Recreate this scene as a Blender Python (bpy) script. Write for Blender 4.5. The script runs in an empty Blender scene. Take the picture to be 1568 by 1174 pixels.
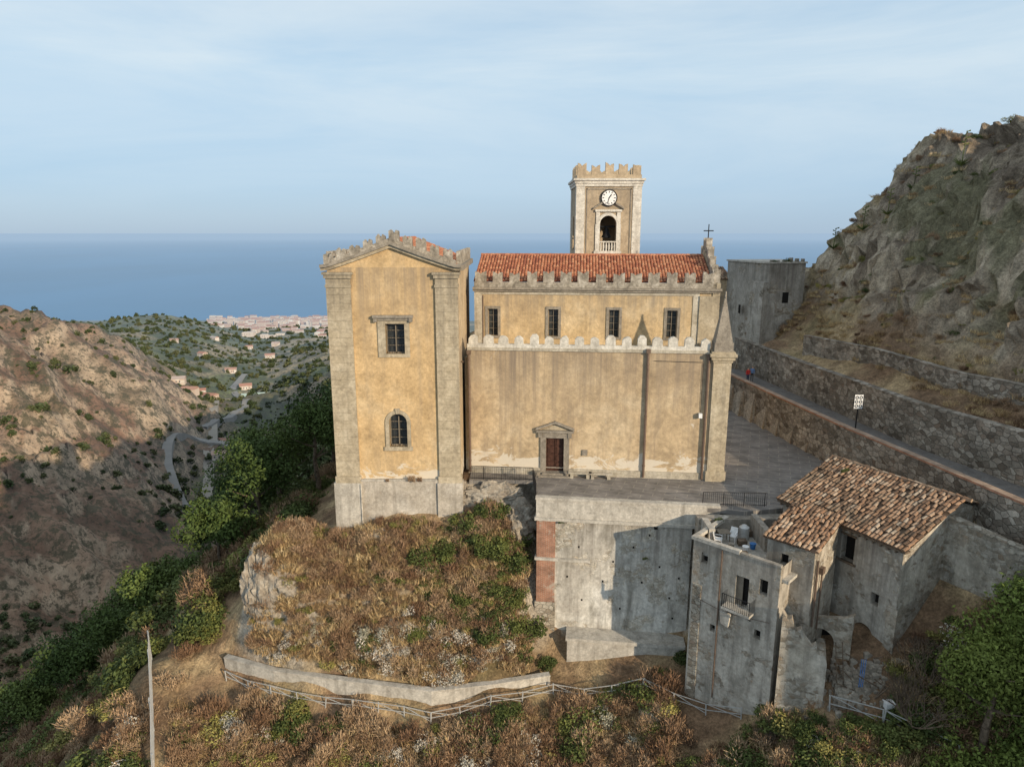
import bpy, math, random, numpy as np
from mathutils import Vector, Matrix
random.seed(7); rng=np.random.default_rng(7)
S=bpy.context.scene
CAMZ=18.75
# ---------------------------------------------------------------- noise
def vnoise(x,y,seed=0):
    xi=np.floor(x).astype(np.int64); yi=np.floor(y).astype(np.int64)
    fx=x-xi; fy=y-yi; fx=fx*fx*(3-2*fx); fy=fy*fy*(3-2*fy)
    def h(a,b):
        n=(a*374761393+b*668265263+seed*1274126177)&0xffffffff
        n=((n^(n>>13))*1274126177)&0xffffffff
        n=((n^(n>>16))*2246822519)&0xffffffff
        return ((n^(n>>15))&0xffffff)/16777215.0
    a=h(xi,yi);b=h(xi+1,yi);c=h(xi,yi+1);d=h(xi+1,yi+1)
    return (a*(1-fx)+b*fx)*(1-fy)+(c*(1-fx)+d*fx)*fy
def fbm(x,y,sc,oct=4,seed=0,ridge=False):
    x=np.asarray(x,float)/sc; y=np.asarray(y,float)/sc; t=0;a=1;s=0
    for i in range(oct):
        n=vnoise(x+17.3*i,y-9.1*i,seed+i)
        if ridge: n=1-np.abs(2*n-1)
        t=t+a*n; s+=a; a*=.5; x,y=(x*1.62+y*1.18),(y*1.62-x*1.18)
    return t/s*2-1
def sstep(v,a,b):
    t=np.clip((v-a)/(b-a),0,1); return t*t*(3-2*t)
# ---------------------------------------------------------------- terrain heights
TY=np.array([30,70,110,160,230,320,420,560,750,1000,1400,1900,2400,2560,2900.])
TT=np.array([-1.6,-1.1,-.77,-.62,-.52,-.475,-.42,-.36,-.28,-.15,.1,.4,.8,1.6])
TAB=np.array([
[-60,-95,-120,-130,-110,-50,-10,-40,-110,-170,-225,-275,-316,-322,-340],
[-50,-85,-115,-130,-120,-75,-25,-60,-115,-170,-225,-275,-316,-322,-340],
[-40,-72,-105,-130,-140,-108,-44,-75,-120,-170,-225,-275,-316,-322,-340],
[-36,-60,-98,-128,-152,-140,-102,-69,-115,-150,-190,-255,-316,-322,-340],
[-34,-50,-85,-118,-150,-162,-160,-116,-150,-165,-171,-240,-316,-322,-340],
[-33,-42,-75,-110,-145,-165,-170,-165,-175,-175,-175,-245,-316,-322,-340],
[-31,-36,-60,-95,-135,-165,-175,-175,-180,-190,-215,-260,-316,-322,-340],
[-31,-32,-50,-72,-105,-150,-165,-178,-185,-200,-225,-268,-316,-322,-340],
[-31,-28,-34,-42,-52,-72,-100,-135,-150,-170,-210,-265,-316,-322,-340],
[-31,-24,-26,-32,-45,-65,-98,-135,-155,-180,-220,-268,-316,-322,-340],
[-31,-22,-24,-30,-42,-60,-95,-135,-165,-200,-240,-275,-316,-322,-340],
[-25,-18,-18,-25,-40,-60,-95,-135,-165,-200,-240,-275,-316,-322,-340],
[-20,0,8,-10,-40,-60,-95,-135,-165,-200,-240,-275,-316,-322,-340],
[-20,8,12,-5,-40,-60,-95,-135,-165,-200,-240,-275,-316,-322,-340]],float)
ly=np.linspace(math.log(30),math.log(2900),240); lt=np.linspace(-1.6,1.6,480)
tmp=np.array([np.interp(ly,np.log(TY),r) for r in TAB])
FINE=np.array([np.interp(lt,TT,tmp[:,j]) for j in range(len(ly))]) # [ly,lt]
def blur(a,ax,n):
    k=np.ones(n)/n
    return np.apply_along_axis(lambda r:np.convolve(np.pad(r,n//2,mode='edge'),k,'valid'),ax,a)
for _ in range(2):
    FINE=blur(FINE,0,7); FINE=blur(FINE,1,9)
def far_h(x,y):
    yy=np.clip(y,31,2890); t=np.clip(x/yy,-1.59,1.59)
    a=(np.log(yy)-ly[0])/(ly[1]-ly[0]); b=(t-lt[0])/(lt[1]-lt[0])
    i=np.clip(a.astype(int),0,len(ly)-2); j=np.clip(b.astype(int),0,len(lt)-2); fa=a-i; fb=b-j
    z=(FINE[i,j]*(1-fa)+FINE[i+1,j]*fa)*(1-fb)+(FINE[i,j+1]*(1-fa)+FINE[i+1,j+1]*fa)*fb
    r=np.hypot(x,y)
    amp=sstep(r,90,260)*(1-sstep(y,1500,2300))
    wx=x+fbm(x,y,60,3,41)*22; wy=y+fbm(x,y,60,3,44)*22
    g=fbm(wx,wy,105,6,3,True)*20+fbm(wx,wy,34,5,9,True)*9+fbm(wx,wy,11,4,15,True)*3-3
    return z+CAMZ+amp*g*(1-.8*sstep(y,600,900))+amp*sstep(y,600,900)*fbm(x,y,160,4,12)*16
CP=[(2.2,44.5,-12),(7,43.6,-11.6),(12,43,-11),(9.5,42,-11.5),
(-21.2,45.5,-12.3),(-17,44,-12.2),(-5.5,41.8,-12),(2.6,42.9,-12.2),(-11,42.8,-12),
(-21.5,43.3,-13.4),(-17,42,-13.6),(-5.5,39.8,-13.6),(3,41,-13.4),(-11,40.8,-13.7),
(-18.2,46.5,-4.6),(-19.2,45.6,-10.5),(-17,47.5,-3.8),(-14,49,-3.9),(-14,52,-4.5),(-12,46.3,-5),(-8.7,45,-6.6),(-8.5,48,-2.8),
(-4,47.8,-2.8),(-1.2,46.3,-4.3),(.5,44.6,-9.5),(0,48,-2.5),(-12,44.3,-9.2),(-5,43.4,-9.8),(-15.5,45,-8),(-18.8,47.5,-5.5),(-20.5,49,-9),
(-5,37,-15.6),(-15,37,-16.2),(8,37,-14.3),(15,35.5,-11.8),(-5,30,-21),(-20,30,-22),(12,30,-16),(0,15,-32),(0,-20,-50),(25,10,-18),(-30,10,-42),(45,0,-6),(40,-30,-16),
(18.6,36,-7.8),(21,35,-7.4),(24,32.5,-8.4),(24.5,34.5,-6.4),(27,31,-8),(28,34,-3.5),(17,32,-11.6),(20,25,-16),(30,28,-6),
(-26.6,44,-12.8),(-24,38,-14.8),(-30,42,-17),(-30.5,60,-15),(-22,52,-8.5),(-45,60,-29),(-56,65,-38),(-40,50,-26),(-40,35,-30),(-60,40,-48),(-25.5,66,-11),(-20,80,-10),(-35,85,-25),(-55,90,-47),
(0,60,-2),(0,80,-4),(10,55,-1),(10,80,-3),(19,60,-1),
(29.5,78,6),(32.6,54,6.1),(33.3,50,6.1),(37.3,35,6.3),(42,20,7),(36.8,62,9.2),(44.5,80,23.6),(41.5,82,18.2),(42.7,68,13.6),(41.8,58,11.6),(38.5,47,7.8),(40,52,10.6),(44.5,60,18.5),(49.5,68,24.6),(60,80,28),(60,60,28),(60,100,22),(47,100,15),(39,90,11.2),(37,85,11.4),(33,84,6),(33,76,7),(30,90,3),(35,70,8.2),(50,40,14),(60,30,17),(28.5,95,2),(22,100,-4)]
CP=[list(p) for p in CP]
for a in np.linspace(0,2*math.pi,36,endpoint=False):
    x=100*math.cos(a); y=50+100*math.sin(a)
    if y>25: CP.append([x,y,float(far_h(np.array([x]),np.array([y]))[0])])
CPA=np.array(CP)
def tps(r2): return .5*r2*np.log(r2+1e-9)
_d=((CPA[:,None,:2]-CPA[None,:,:2])**2).sum(2)
n=len(CPA); A=np.zeros((n+3,n+3)); A[:n,:n]=tps(_d)+np.eye(n)*.3; A[:n,n]=1; A[:n,n+1:]=CPA[:,:2]; A[n,:n]=1; A[n+1:,:n]=CPA[:,:2].T
W=np.linalg.solve(A,np.concatenate([CPA[:,2],[0,0,0]]))
def near_h(x,y):
    x=x.ravel();y=y.ravel(); out=np.empty(len(x))
    for s in range(0,len(x),20000):
        xx=x[s:s+20000];yy=y[s:s+20000]
        r2=(xx[:,None]-CPA[None,:,0])**2+(yy[:,None]-CPA[None,:,1])**2
        out[s:s+20000]=tps(r2)@W[:n]+W[n]+W[n+1]*xx+W[n+2]*yy
    return out
def inpoly(x,y,poly):
    c=np.zeros(x.shape,bool); m=len(poly)
    for i in range(m):
        x0,y0=poly[i]; x1,y1=poly[(i+1)%m]
        if y0==y1: continue
        k=((y0>y)!=(y1>y))&(x<(x1-x0)*(y-y0)/(y1-y0)+x0); c^=k
    return c
PLAT=[(-13.0,49.6),(-3.6,49.6),(-3.4,50.6),(2.1,50.6),(2.1,46.6),(12.6,45.2),(16,44.3),(19,45),(21,47.5),(27.3,47.5),(27.3,50),(26,57),(23.2,74),(22,95),(-13,95)]
ROADP=[(24.3,76),(27.2,52),(29.9,37),(33.3,18),(39,18),(35.4,35),(31.4,50.6),(27.8,80),(24,84)]
def hill_mask(x,y): return sstep(x-33.5,1.5,6)*sstep(y,18,40)
def H(x,y):
    x=np.atleast_1d(np.asarray(x,float)).ravel(); y=np.atleast_1d(np.asarray(y,float)).ravel()
    d=np.hypot(x,y-50); w=sstep(d,62,98)
    z=near_h(x,y)*(1-w)+far_h(x,y)*w
    nat=(fbm(x,y,3.2,4,21))*.6+fbm(x,y,9,3,25)*.8
    hm=hill_mask(x,y)
    rock=fbm(x+.35*z,y,10,5,31,True)*2.6+fbm(x,y+.5*z,3.2,4,35,True)*1.7+fbm(x,y,1.3,3,38,True)*.4
    z=z+(1-w)*(nat*(1-hm)*np.where((y<46)&(x>1),.3,1)+hm*rock)
    q=2.4; f=(z+.22*y-.1*x+fbm(x,y,7,3,91)*1.6)/q; fl=np.floor(f); fr=f-fl
    zq=z+q*(sstep(fr,.42,.60)-fr)
    hs_=hm*sstep(z,8,13)*(1-w)*.9*sstep(fbm(x,y,15,3,93),-.45,.1); z=z*(1-hs_)+zq*hs_
    p=inpoly(x,y,PLAT); z=np.where(p,-.08,z)
    r=inpoly(x,y,ROADP); z=np.where(r,2.62,z)
    return z
# ---------------------------------------------------------------- node helpers
def newmat(name):
    m=bpy.data.materials.new(name); m.use_nodes=True; nt=m.node_tree
    b=nt.nodes['Principled BSDF']; b.inputs['Roughness'].default_value=.9
    b.inputs['Specular IOR Level'].default_value=.2
    return m,nt,b
def nd(nt,t,**k):
    n=nt.nodes.new(t)
    for a,b in k.items(): setattr(n,a,b)
    return n
def c4(c): return (c[0],c[1],c[2],1)
def pos(nt): return nd(nt,'ShaderNodeNewGeometry').outputs['Position']
def mapping(nt,sc,src=None):
    if src is None: src=pos(nt)
    m=nd(nt,'ShaderNodeMapping'); nt.links.new(src,m.inputs['Vector']); m.inputs['Scale'].default_value=sc; return m.outputs[0]
def noise(nt,vec,scale,detail=5,rough=.6,dist=0):
    n=nd(nt,'ShaderNodeTexNoise'); nt.links.new(vec,n.inputs['Vector']); n.inputs['Scale'].default_value=scale
    n.inputs['Detail'].default_value=detail; n.inputs['Roughness'].default_value=rough; n.inputs['Distortion'].default_value=dist
    return n.outputs['Fac']
def ramp(nt,fac,stops):
    r=nd(nt,'ShaderNodeValToRGB'); nt.links.new(fac,r.inputs[0]); e=r.color_ramp.elements
    while len(e)<len(stops): e.new(.5)
    for i,(p,c) in enumerate(stops): e[i].position=p; e[i].color=c4(c) if not isinstance(c,(int,float)) else (c,c,c,1)
    return r.outputs[0]
def mix(nt,fac,a,b,mode='MIX'):
    m=nd(nt,'ShaderNodeMixRGB',blend_type=mode)
    for i,v in ((0,fac),(1,a),(2,b)):
        if isinstance(v,(int,float)): m.inputs[i].default_value=v if i==0 else (v,v,v,1)
        elif isinstance(v,tuple): m.inputs[i].default_value=c4(v)
        else: nt.links.new(v,m.inputs[i])
    return m.outputs[0]
def mth(nt,op,a,b=0):
    m=nd(nt,'ShaderNodeMath',operation=op)
    for i,v in ((0,a),(1,b)):
        if isinstance(v,(int,float)): m.inputs[i].default_value=v
        else: nt.links.new(v,m.inputs[i])
    return m.outputs[0]
def mrange(nt,v,a,b,c=0,d=1):
    m=nd(nt,'ShaderNodeMapRange'); nt.links.new(v,m.inputs[0])
    for i,q in enumerate((a,b,c,d)): m.inputs[i+1].default_value=q
    return m.outputs[0]
def zco(nt):
    sp=nd(nt,'ShaderNodeSeparateXYZ'); nt.links.new(pos(nt),sp.inputs[0]); return sp.outputs[2]
def bump(nt,b,h,st,dist=.05):
    n=nd(nt,'ShaderNodeBump'); nt.links.new(h,n.inputs['Height']); n.inputs['Strength'].default_value=st; n.inputs['Distance'].default_value=dist
    nt.links.new(n.outputs[0],b.inputs['Normal'])
def plcol(nt,v,stops,big,fine,streak,stain,patch=None,runs=None,low=None):
    c=ramp(nt,noise(nt,v,big,7,.68,.6),stops)
    f=ramp(nt,noise(nt,v,fine,5,.7),[(.3,.74),(.7,1.16)]); c=mix(nt,1,c,f,'MULTIPLY')
    blot=ramp(nt,noise(nt,v,big*3.3,5,.7,.4),[(.33,.74),(.52,1.0),(.7,1.12)]); c=mix(nt,1,c,blot,'MULTIPLY')
    sv=mapping(nt,(1.6,1.6,.13)); s=ramp(nt,noise(nt,sv,1,6,.7),[(.5,0.),(.72,1.)])
    c=mix(nt,mth(nt,'MULTIPLY',s,streak),c,stain)
    if patch:
        pf=ramp(nt,noise(nt,v,patch[1],6,.7,1.),[(patch[2],0.),(patch[2]+.03,1.)]); c=mix(nt,pf,c,patch[0])
    if low: # render lost / repaired near the ground: (colour, z0, z1)
        k=mrange(nt,zco(nt),low[2],low[1],-.25,.22); k=mth(nt,'ADD',noise(nt,mapping(nt,(1,1,1.8)),.55,6,.68,.8),k)
        c=mix(nt,ramp(nt,k,[(.60,0.),(.64,.85)]),c,low[0])
    if runs:
        z=zco(nt)
        for (zt,ze,stg) in runs:
            rv=mapping(nt,(2.2,2.2,.05)); rn=ramp(nt,noise(nt,rv,1,5,.75),[(.40,0.),(.62,1.)])
            wob=mth(nt,'MULTIPLY',mth(nt,'SUBTRACT',noise(nt,mapping(nt,(.8,.8,.05)),1,3,.6),.5),(zt-ze)*1.2)
            k=mrange(nt,mth(nt,'ADD',z,wob),ze,zt); k=mth(nt,'POWER',k,1.2)
            lt_=mth(nt,'LESS_THAN',z,zt+.5)
            k=mth(nt,'MULTIPLY',k,lt_); k=mth(nt,'MULTIPLY',k,mth(nt,'ADD',mth(nt,'MULTIPLY',rn,.75),.25))
            c=mix(nt,mth(nt,'MULTIPLY',k,stg),c,stain)
    return c
def plaster(name,stops,big=.3,fine=5,streak=.35,st=.35,stain=(.16,.13,.10),patch=None,runs=None,low=None):
    m,nt,b=newmat(name); v=mapping(nt,(1,1,1))
    c=plcol(nt,v,stops,big,fine,streak,stain,patch,runs,low)
    nt.links.new(c,b.inputs['Base Color']); bump(nt,b,noise(nt,v,fine*2,4,.7),st,.06); return m
def rubcol(nt,cols,mortar,scale,stain,mw):
    g=pos(nt)
    dn=nd(nt,'ShaderNodeTexNoise'); nt.links.new(g,dn.inputs['Vector']); dn.inputs['Scale'].default_value=2.2
    ad=nd(nt,'ShaderNodeVectorMath',operation='MULTIPLY_ADD'); nt.links.new(dn.outputs['Color'],ad.inputs[0]); ad.inputs[1].default_value=(.22,.22,.22); nt.links.new(g,ad.inputs[2])
    v=mapping(nt,(1,1,1.5),ad.outputs[0])
    a=nd(nt,'ShaderNodeTexVoronoi',feature='DISTANCE_TO_EDGE'); nt.links.new(v,a.inputs['Vector']); a.inputs['Scale'].default_value=scale
    a2=nd(nt,'ShaderNodeTexVoronoi'); nt.links.new(v,a2.inputs['Vector']); a2.inputs['Scale'].default_value=scale
    c=ramp(nt,a2.outputs['Color'],[(i/(len(cols)-1)*.8+.1,q) for i,q in enumerate(cols)])
    e=ramp(nt,a.outputs['Distance'],[(0,0.),(mw,1.)])
    c=mix(nt,e,mortar,c)
    f=ramp(nt,noise(nt,g,7,5,.7),[(.3,.7),(.7,1.2)]); c=mix(nt,1,c,f,'MULTIPLY')
    big=ramp(nt,noise(nt,g,.45,5,.7),[(.4,1-stain),(.65,1.1)]); c=mix(nt,1,c,big,'MULTIPLY')
    return c,e,g
def rubble(name,cols,mortar,scale=2.8,st=.8,stain=.3,mw=.06):
    m,nt,b=newmat(name); c,e,g=rubcol(nt,cols,mortar,scale,stain,mw)
    nt.links.new(c,b.inputs['Base Color']); bump(nt,b,mix(nt,.35,e,noise(nt,g,9,4,.7)),st,.08); return m
def ruin(name,stops,cols,mortar,thr=.5,big=.35,msc=.5,streak=.6,stain=(.14,.12,.10),st=.7,scale=3.0,runs=None):
    m,nt,b=newmat(name); c,e,g=rubcol(nt,cols,mortar,scale,.3,.07)
    p=plcol(nt,g,stops,big,5,streak,stain,runs=runs)
    nz=noise(nt,g,msc,6,.66,.2)
    mk=ramp(nt,nz,[(thr,0.),(thr+.04,1.)])
    c=mix(nt,mk,p,c)
    mould=ramp(nt,noise(nt,mapping(nt,(1,1,.35)),.7,6,.72,.6),[(.50,0.),(.68,.65)]); c=mix(nt,mould,c,(.13,.12,.095))
    nt.links.new(c,b.inputs['Base Color'])
    h=mix(nt,mk,(1.2,1.2,1.2),mix(nt,.35,e,noise(nt,g,9,4,.7))); h=mix(nt,.2,h,noise(nt,g,6,4,.7)); bump(nt,b,h,st,.07); return m
def brickmat(name,c1,c2,mort,sx=1):
    m,nt,b=newmat(name); g=pos(nt)
    sp=nd(nt,'ShaderNodeSeparateXYZ'); nt.links.new(g,sp.inputs[0]); ad=mth(nt,'ADD',sp.outputs[0],sp.outputs[1])
    cb=nd(nt,'ShaderNodeCombineXYZ'); nt.links.new(ad,cb.inputs[0]); nt.links.new(sp.outputs[2],cb.inputs[1])
    t=nd(nt,'ShaderNodeTexBrick'); nt.links.new(cb.outputs[0],t.inputs['Vector']); t.inputs['Color1'].default_value=c4(c1); t.inputs['Color2'].default_value=c4(c2); t.inputs['Mortar'].default_value=c4(mort)
    t.inputs['Scale'].default_value=1; t.inputs['Brick Width'].default_value=.28; t.inputs['Row Height'].default_value=.08; t.inputs['Mortar Size'].default_value=.012
    f=ramp(nt,noise(nt,g,1.3,6,.7),[(.3,.5),(.7,1.25)]); c=mix(nt,1,t.outputs[0],f,'MULTIPLY')
    c=mix(nt,ramp(nt,noise(nt,g,.8,5,.7),[(.58,0.),(.65,.7)]),c,(.40,.36,.30))
    nt.links.new(c,b.inputs['Base Color']); bump(nt,b,t.outputs['Fac'],-.3,.02); return m
def attrmat(name,stops,attr='rnd',rough=.9,fine=8,lo=.7,hi=1.15,stn=None):
    m,nt,b=newmat(name); a=nd(nt,'ShaderNodeAttribute',attribute_name=attr)
    c=ramp(nt,a.outputs['Fac'],stops); g=pos(nt)
    f=ramp(nt,noise(nt,g,fine,4,.7),[(.3,lo),(.7,hi)]); c=mix(nt,1,c,f,'MULTIPLY')
    if stn:
        s=ramp(nt,noise(nt,g,.6,5,.7),[(.47,0.),(.68,.7)]); c=mix(nt,s,c,stn)
    nt.links.new(c,b.inputs['Base Color']); b.inputs['Roughness'].default_value=rough; return m
def flat(name,c,rough=.6,metal=0,var=.12):
    m,nt,b=newmat(name)
    f=ramp(nt,noise(nt,pos(nt),4,4,.7),[(.3,1-var*2),(.7,1+var)]); nt.links.new(mix(nt,1,c,f,'MULTIPLY'),b.inputs['Base Color'])
    b.inputs['Roughness'].default_value=rough; b.inputs['Metallic'].default_value=metal; return m
def foliage(name,c1,c2,c3,trans=0):
    m,nt,b=newmat(name); oi=nd(nt,'ShaderNodeObjectInfo'); a=nd(nt,'ShaderNodeAttribute',attribute_name='rnd')
    c=ramp(nt,oi.outputs['Random'],[(0,c1),(.5,c2),(1,c3)])
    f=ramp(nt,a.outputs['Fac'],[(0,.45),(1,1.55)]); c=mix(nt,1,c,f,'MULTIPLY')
    nt.links.new(c,b.inputs['Base Color']); b.inputs['Roughness'].default_value=.7
    if trans:
        tr=nd(nt,'ShaderNodeBsdfTranslucent'); nt.links.new(c,tr.inputs[0]); ms=nd(nt,'ShaderNodeMixShader'); ms.inputs[0].default_value=trans
        nt.links.new(b.outputs[0],ms.inputs[1]); nt.links.new(tr.outputs[0],ms.inputs[2]); nt.links.new(ms.outputs[0],nt.nodes['Material Output'].inputs['Surface'])
    return m
# ---------------------------------------------------------------- mesh helpers
def link(o,parent=None):
    S.collection.objects.link(o)
    if parent is not None: o.parent=parent
    return o
def empty(name,loc=(0,0,0),yaw=0):
    e=bpy.data.objects.new(name,None); e.empty_display_size=.5; e.location=loc; e.rotation_euler=(0,0,yaw); return link(e)
class MB:
    def __init__(s): s.v=[];s.f=[];s.m=[];s.c=[]
    def face(s,pts,m=0,c=None):
        b=len(s.v); s.v+=[tuple(p) for p in pts]; s.f.append(tuple(range(b,b+len(pts)))); s.m.append(m); s.c.append(random.random() if c is None else c)
    def box(s,x0,x1,y0,y1,z0,z1,m=0,c=None):
        P=[(x0,y0,z0),(x1,y0,z0),(x1,y1,z0),(x0,y1,z0),(x0,y0,z1),(x1,y0,z1),(x1,y1,z1),(x0,y1,z1)]
        for f in ((0,1,5,4),(1,2,6,5),(2,3,7,6),(3,0,4,7),(4,5,6,7),(3,2,1,0)): s.face([P[i] for i in f],m,c)
    def prism(s,poly,y0,y1,m=0,c=None):
        s.face([(x,y0,z) for x,z in poly],m,c); s.face([(x,y1,z) for x,z in poly][::-1],m,c); k=len(poly)
        for i in range(k):
            a=poly[i];b=poly[(i+1)%k]; s.face([(a[0],y0,a[1]),(a[0],y1,a[1]),(b[0],y1,b[1]),(b[0],y0,b[1])],m,c)
    def prismx(s,poly,x0,x1,m=0,c=None):
        s.face([(x0,y,z) for y,z in poly][::-1],m,c); s.face([(x1,y,z) for y,z in poly],m,c); k=len(poly)
        for i in range(k):
            a=poly[i];b=poly[(i+1)%k]; s.face([(x0,a[0],a[1]),(x1,a[0],a[1]),(x1,b[0],b[1]),(x0,b[0],b[1])],m,c)
    def prismz(s,poly,z0,z1,m=0,c=None):
        s.face([(x,y,z1) for x,y in poly],m,c); k=len(poly)
        for i in range(k):
            a=poly[i];b=poly[(i+1)%k]; s.face([(a[0],a[1],z0),(b[0],b[1],z0),(b[0],b[1],z1),(a[0],a[1],z1)],m,c)
    def tube(s,p0,p1,r0,r1=None,n=7,m=0,c=None):
        if r1 is None: r1=r0
        p0=Vector(p0);p1=Vector(p1); d=(p1-p0)
        if d.length<1e-6: return
        d.normalize(); a=d.orthogonal().normalized(); b=d.cross(a)
        A=[p0+(a*math.cos(t)+b*math.sin(t))*r0 for t in [2*math.pi*i/n for i in range(n)]]
        B=[p1+(a*math.cos(t)+b*math.sin(t))*r1 for t in [2*math.pi*i/n for i in range(n)]]
        for i in range(n): s.face([A[i],A[(i+1)%n],B[(i+1)%n],B[i]],m,c)
        s.face(B,m,c); s.face(A[::-1],m,c)
    def wall(s,x0,x1,z0,z1,holes,y,dep,m=0,back=None):
        xs=sorted({x0,x1}|{h[0] for h in holes}|{h[1] for h in holes}); zs=sorted({z0,z1}|{h[2] for h in holes}|{h[3] for h in holes})
        for i in range(len(xs)-1):
            for j in range(len(zs)-1):
                cx=(xs[i]+xs[i+1])/2;cz=(zs[j]+zs[j+1])/2
                if any(h[0]<cx<h[1] and h[2]<cz<h[3] for h in holes): continue
                s.face([(xs[i],y,zs[j]),(xs[i+1],y,zs[j]),(xs[i+1],y,zs[j+1]),(xs[i],y,zs[j+1])],m)
        for h in holes:
            a,b,c,d=h[:4]
            s.face([(a,y,c),(a,y+dep,c),(a,y+dep,d),(a,y,d)],m); s.face([(b,y,c),(b,y,d),(b,y+dep,d),(b,y+dep,c)],m)
            s.face([(a,y,c),(b,y,c),(b,y+dep,c),(a,y+dep,c)],m); s.face([(a,y,d),(a,y+dep,d),(b,y+dep,d),(b,y,d)],m)
            if len(h)>4 and h[4]: s.spandrel(a,b,d,y+.002,dep-.004,m)
            if back is not None: s.face([(a,y+dep,c),(b,y+dep,c),(b,y+dep,d),(a,y+dep,d)],back)
    def spandrel(s,a,b,top,y,dep,m=0):
        r=(b-a)/2; cx=(a+b)/2; cz=top-r; N=8
        for sg in (-1,1):
            pts=[(cx+sg*r*math.cos(t),cz+r*math.sin(t)) for t in [math.pi/2*i/N for i in range(N+1)]]
            for i in range(N):
                p,q=pts[i],pts[i+1]
                s.prism([p,q,(q[0],top-.001),(p[0],top-.001)],y,y+dep,m)
    def obj(s,name,mats,parent=None,loc=(0,0,0),yaw=0,smooth=False):
        me=bpy.data.meshes.new(name); me.from_pydata(s.v,[],s.f)
        for mm in mats: me.materials.append(mm)
        me.polygons.foreach_set('material_index',s.m)
        at=me.attributes.new('rnd','FLOAT','FACE'); at.data.foreach_set('value',s.c)
        if smooth: me.polygons.foreach_set('use_smooth',[True]*len(s.f))
        me.update(); o=bpy.data.objects.new(name,me); o.location=loc; o.rotation_euler=(0,0,yaw); return link(o,parent)
def tiles(mb,p0,pu,pv,tw=.24,tl=.38,jit=.02,m=0,miss=0):
    p0=Vector(p0);U=Vector(pu)-p0;V=Vector(pv)-p0; lu=U.length;lv=V.length;u=U/lu;v=V/lv;nn_=u.cross(v).normalized()
    if nn_.z<0: nn_=-nn_
    nu=max(1,int(lu/tw));nv=max(1,int(lv/tl)); tw=lu/nu; tl=lv/nv
    mb.face([p0-nn_*.03,p0+U-nn_*.03,p0+U+V-nn_*.03,p0+V-nn_*.03],m,.05)
    for i in range(nu):
        cj=random.uniform(-.15,.15)
        for j in range(nv):
            if random.random()<miss: continue
            o=p0+u*(i+.5)*tw+v*(j*tl)+nn_*random.uniform(0,jit)+u*random.uniform(-jit,jit); c=min(1,max(0,random.random()+cj)); r=tw*.47; sk=random.uniform(-jit,jit)*1.5
            for (k0,k1) in ((0,1),(1,2),(2,3),(3,4)):
                a0=math.pi*k0/4;a1=math.pi*k1/4
                q=lambda a,t,h:o+u*(r*(1-.12*t)*-math.cos(a)+sk*t)+nn_*(r*.75*math.sin(a)+h)+v*(t*tl*1.12)
                mb.face([q(a0,0,.035),q(a1,0,.035),q(a1,1,0),q(a0,1,0)],m,c)
            mb.face([o+u*(-r*math.cos(math.pi*k/4))+nn_*(r*.75*math.sin(math.pi*k/4)+.035) for k in range(5)],m,c*.5)
# ---------------------------------------------------------------- materials
M_ochre=plaster('ochre_plaster',[(.3,(.46,.32,.165)),(.5,(.56,.40,.215)),(.7,(.63,.485,.295))],.28,4,.4,stain=(.25,.20,.145),runs=[(15.8,9.5,.85)],low=((.60,.54,.44),.5,3.2))
M_ochre2=plaster('weathered_ochre_plaster',[(.28,(.37,.28,.18)),(.48,(.49,.375,.235)),(.7,(.58,.47,.32))],.22,3.5,.55,stain=(.23,.185,.14),patch=((.58,.52,.43),.35,.67),runs=[(9.9,3.4,1.0)],low=((.60,.55,.46),.5,3.6))
M_ochre3=plaster('clerestory_plaster',[(.3,(.46,.335,.185)),(.5,(.56,.415,.235)),(.7,(.63,.50,.32))],.3,4,.45,stain=(.25,.21,.16),runs=[(13.8,10.3,.85)])
M_lime=plaster('pale_limestone',[(.3,(.34,.30,.23)),(.5,(.44,.40,.32)),(.7,(.55,.51,.43))],.9,6,.55,stain=(.15,.13,.11))
M_limed=plaster('pilaster_stone',[(.3,(.33,.275,.19)),(.5,(.43,.365,.26)),(.7,(.52,.455,.34))],.7,5,.55,stain=(.16,.14,.11),runs=[(15.9,10.5,.85)])
M_white=plaster('whitewashed_stone',[(.3,(.48,.45,.39)),(.5,(.60,.57,.50)),(.7,(.70,.68,.62))],.9,6,.5,stain=(.18,.16,.135))
M_merl=plaster('merlon_stone',[(.3,(.14,.125,.10)),(.5,(.33,.295,.24)),(.68,(.54,.50,.43))],1.6,7,.7,stain=(.10,.09,.08))
M_tower=plaster('tower_plaster',[(.3,(.34,.27,.185)),(.5,(.42,.335,.23)),(.7,(.49,.40,.28))],.5,5,.4,stain=(.22,.19,.15),runs=[(22.8,19,.6)])
M_trim=plaster('grey_trim_stone',[(.3,(.20,.175,.14)),(.6,(.31,.275,.225))],1.2,8,.4,stain=(.10,.09,.075))
RC=[(.24,.20,.15),(.37,.32,.25),(.50,.46,.39),(.31,.24,.17)]
M_grey=ruin('white_rendered_retaining_wall',[(.3,(.42,.385,.33)),(.5,(.58,.55,.485)),(.68,(.72,.70,.64))],[(.38,.33,.26),(.50,.455,.37),(.64,.60,.52),(.44,.37,.28)],(.50,.455,.37),.52,.3,.4,runs=[(-1.4,-6,.7)])
M_house=ruin('house_render',[(.3,(.33,.29,.235)),(.5,(.46,.42,.355)),(.7,(.62,.58,.50))],RC,(.38,.34,.28),.54,.4,.55,streak=.8,runs=[(.7,-5,.8)])
M_housel=ruin('stone_wall_lost_render',[(.3,(.36,.31,.24)),(.5,(.48,.43,.35)),(.7,(.58,.53,.45))],RC,(.40,.355,.28),.45,.4,.5)
M_bldg=ruin('building_render',[(.3,(.33,.30,.25)),(.5,(.44,.405,.35)),(.7,(.54,.505,.44))],RC,(.35,.31,.25),.55,.3,.3,runs=[(15,9,.8)])
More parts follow.
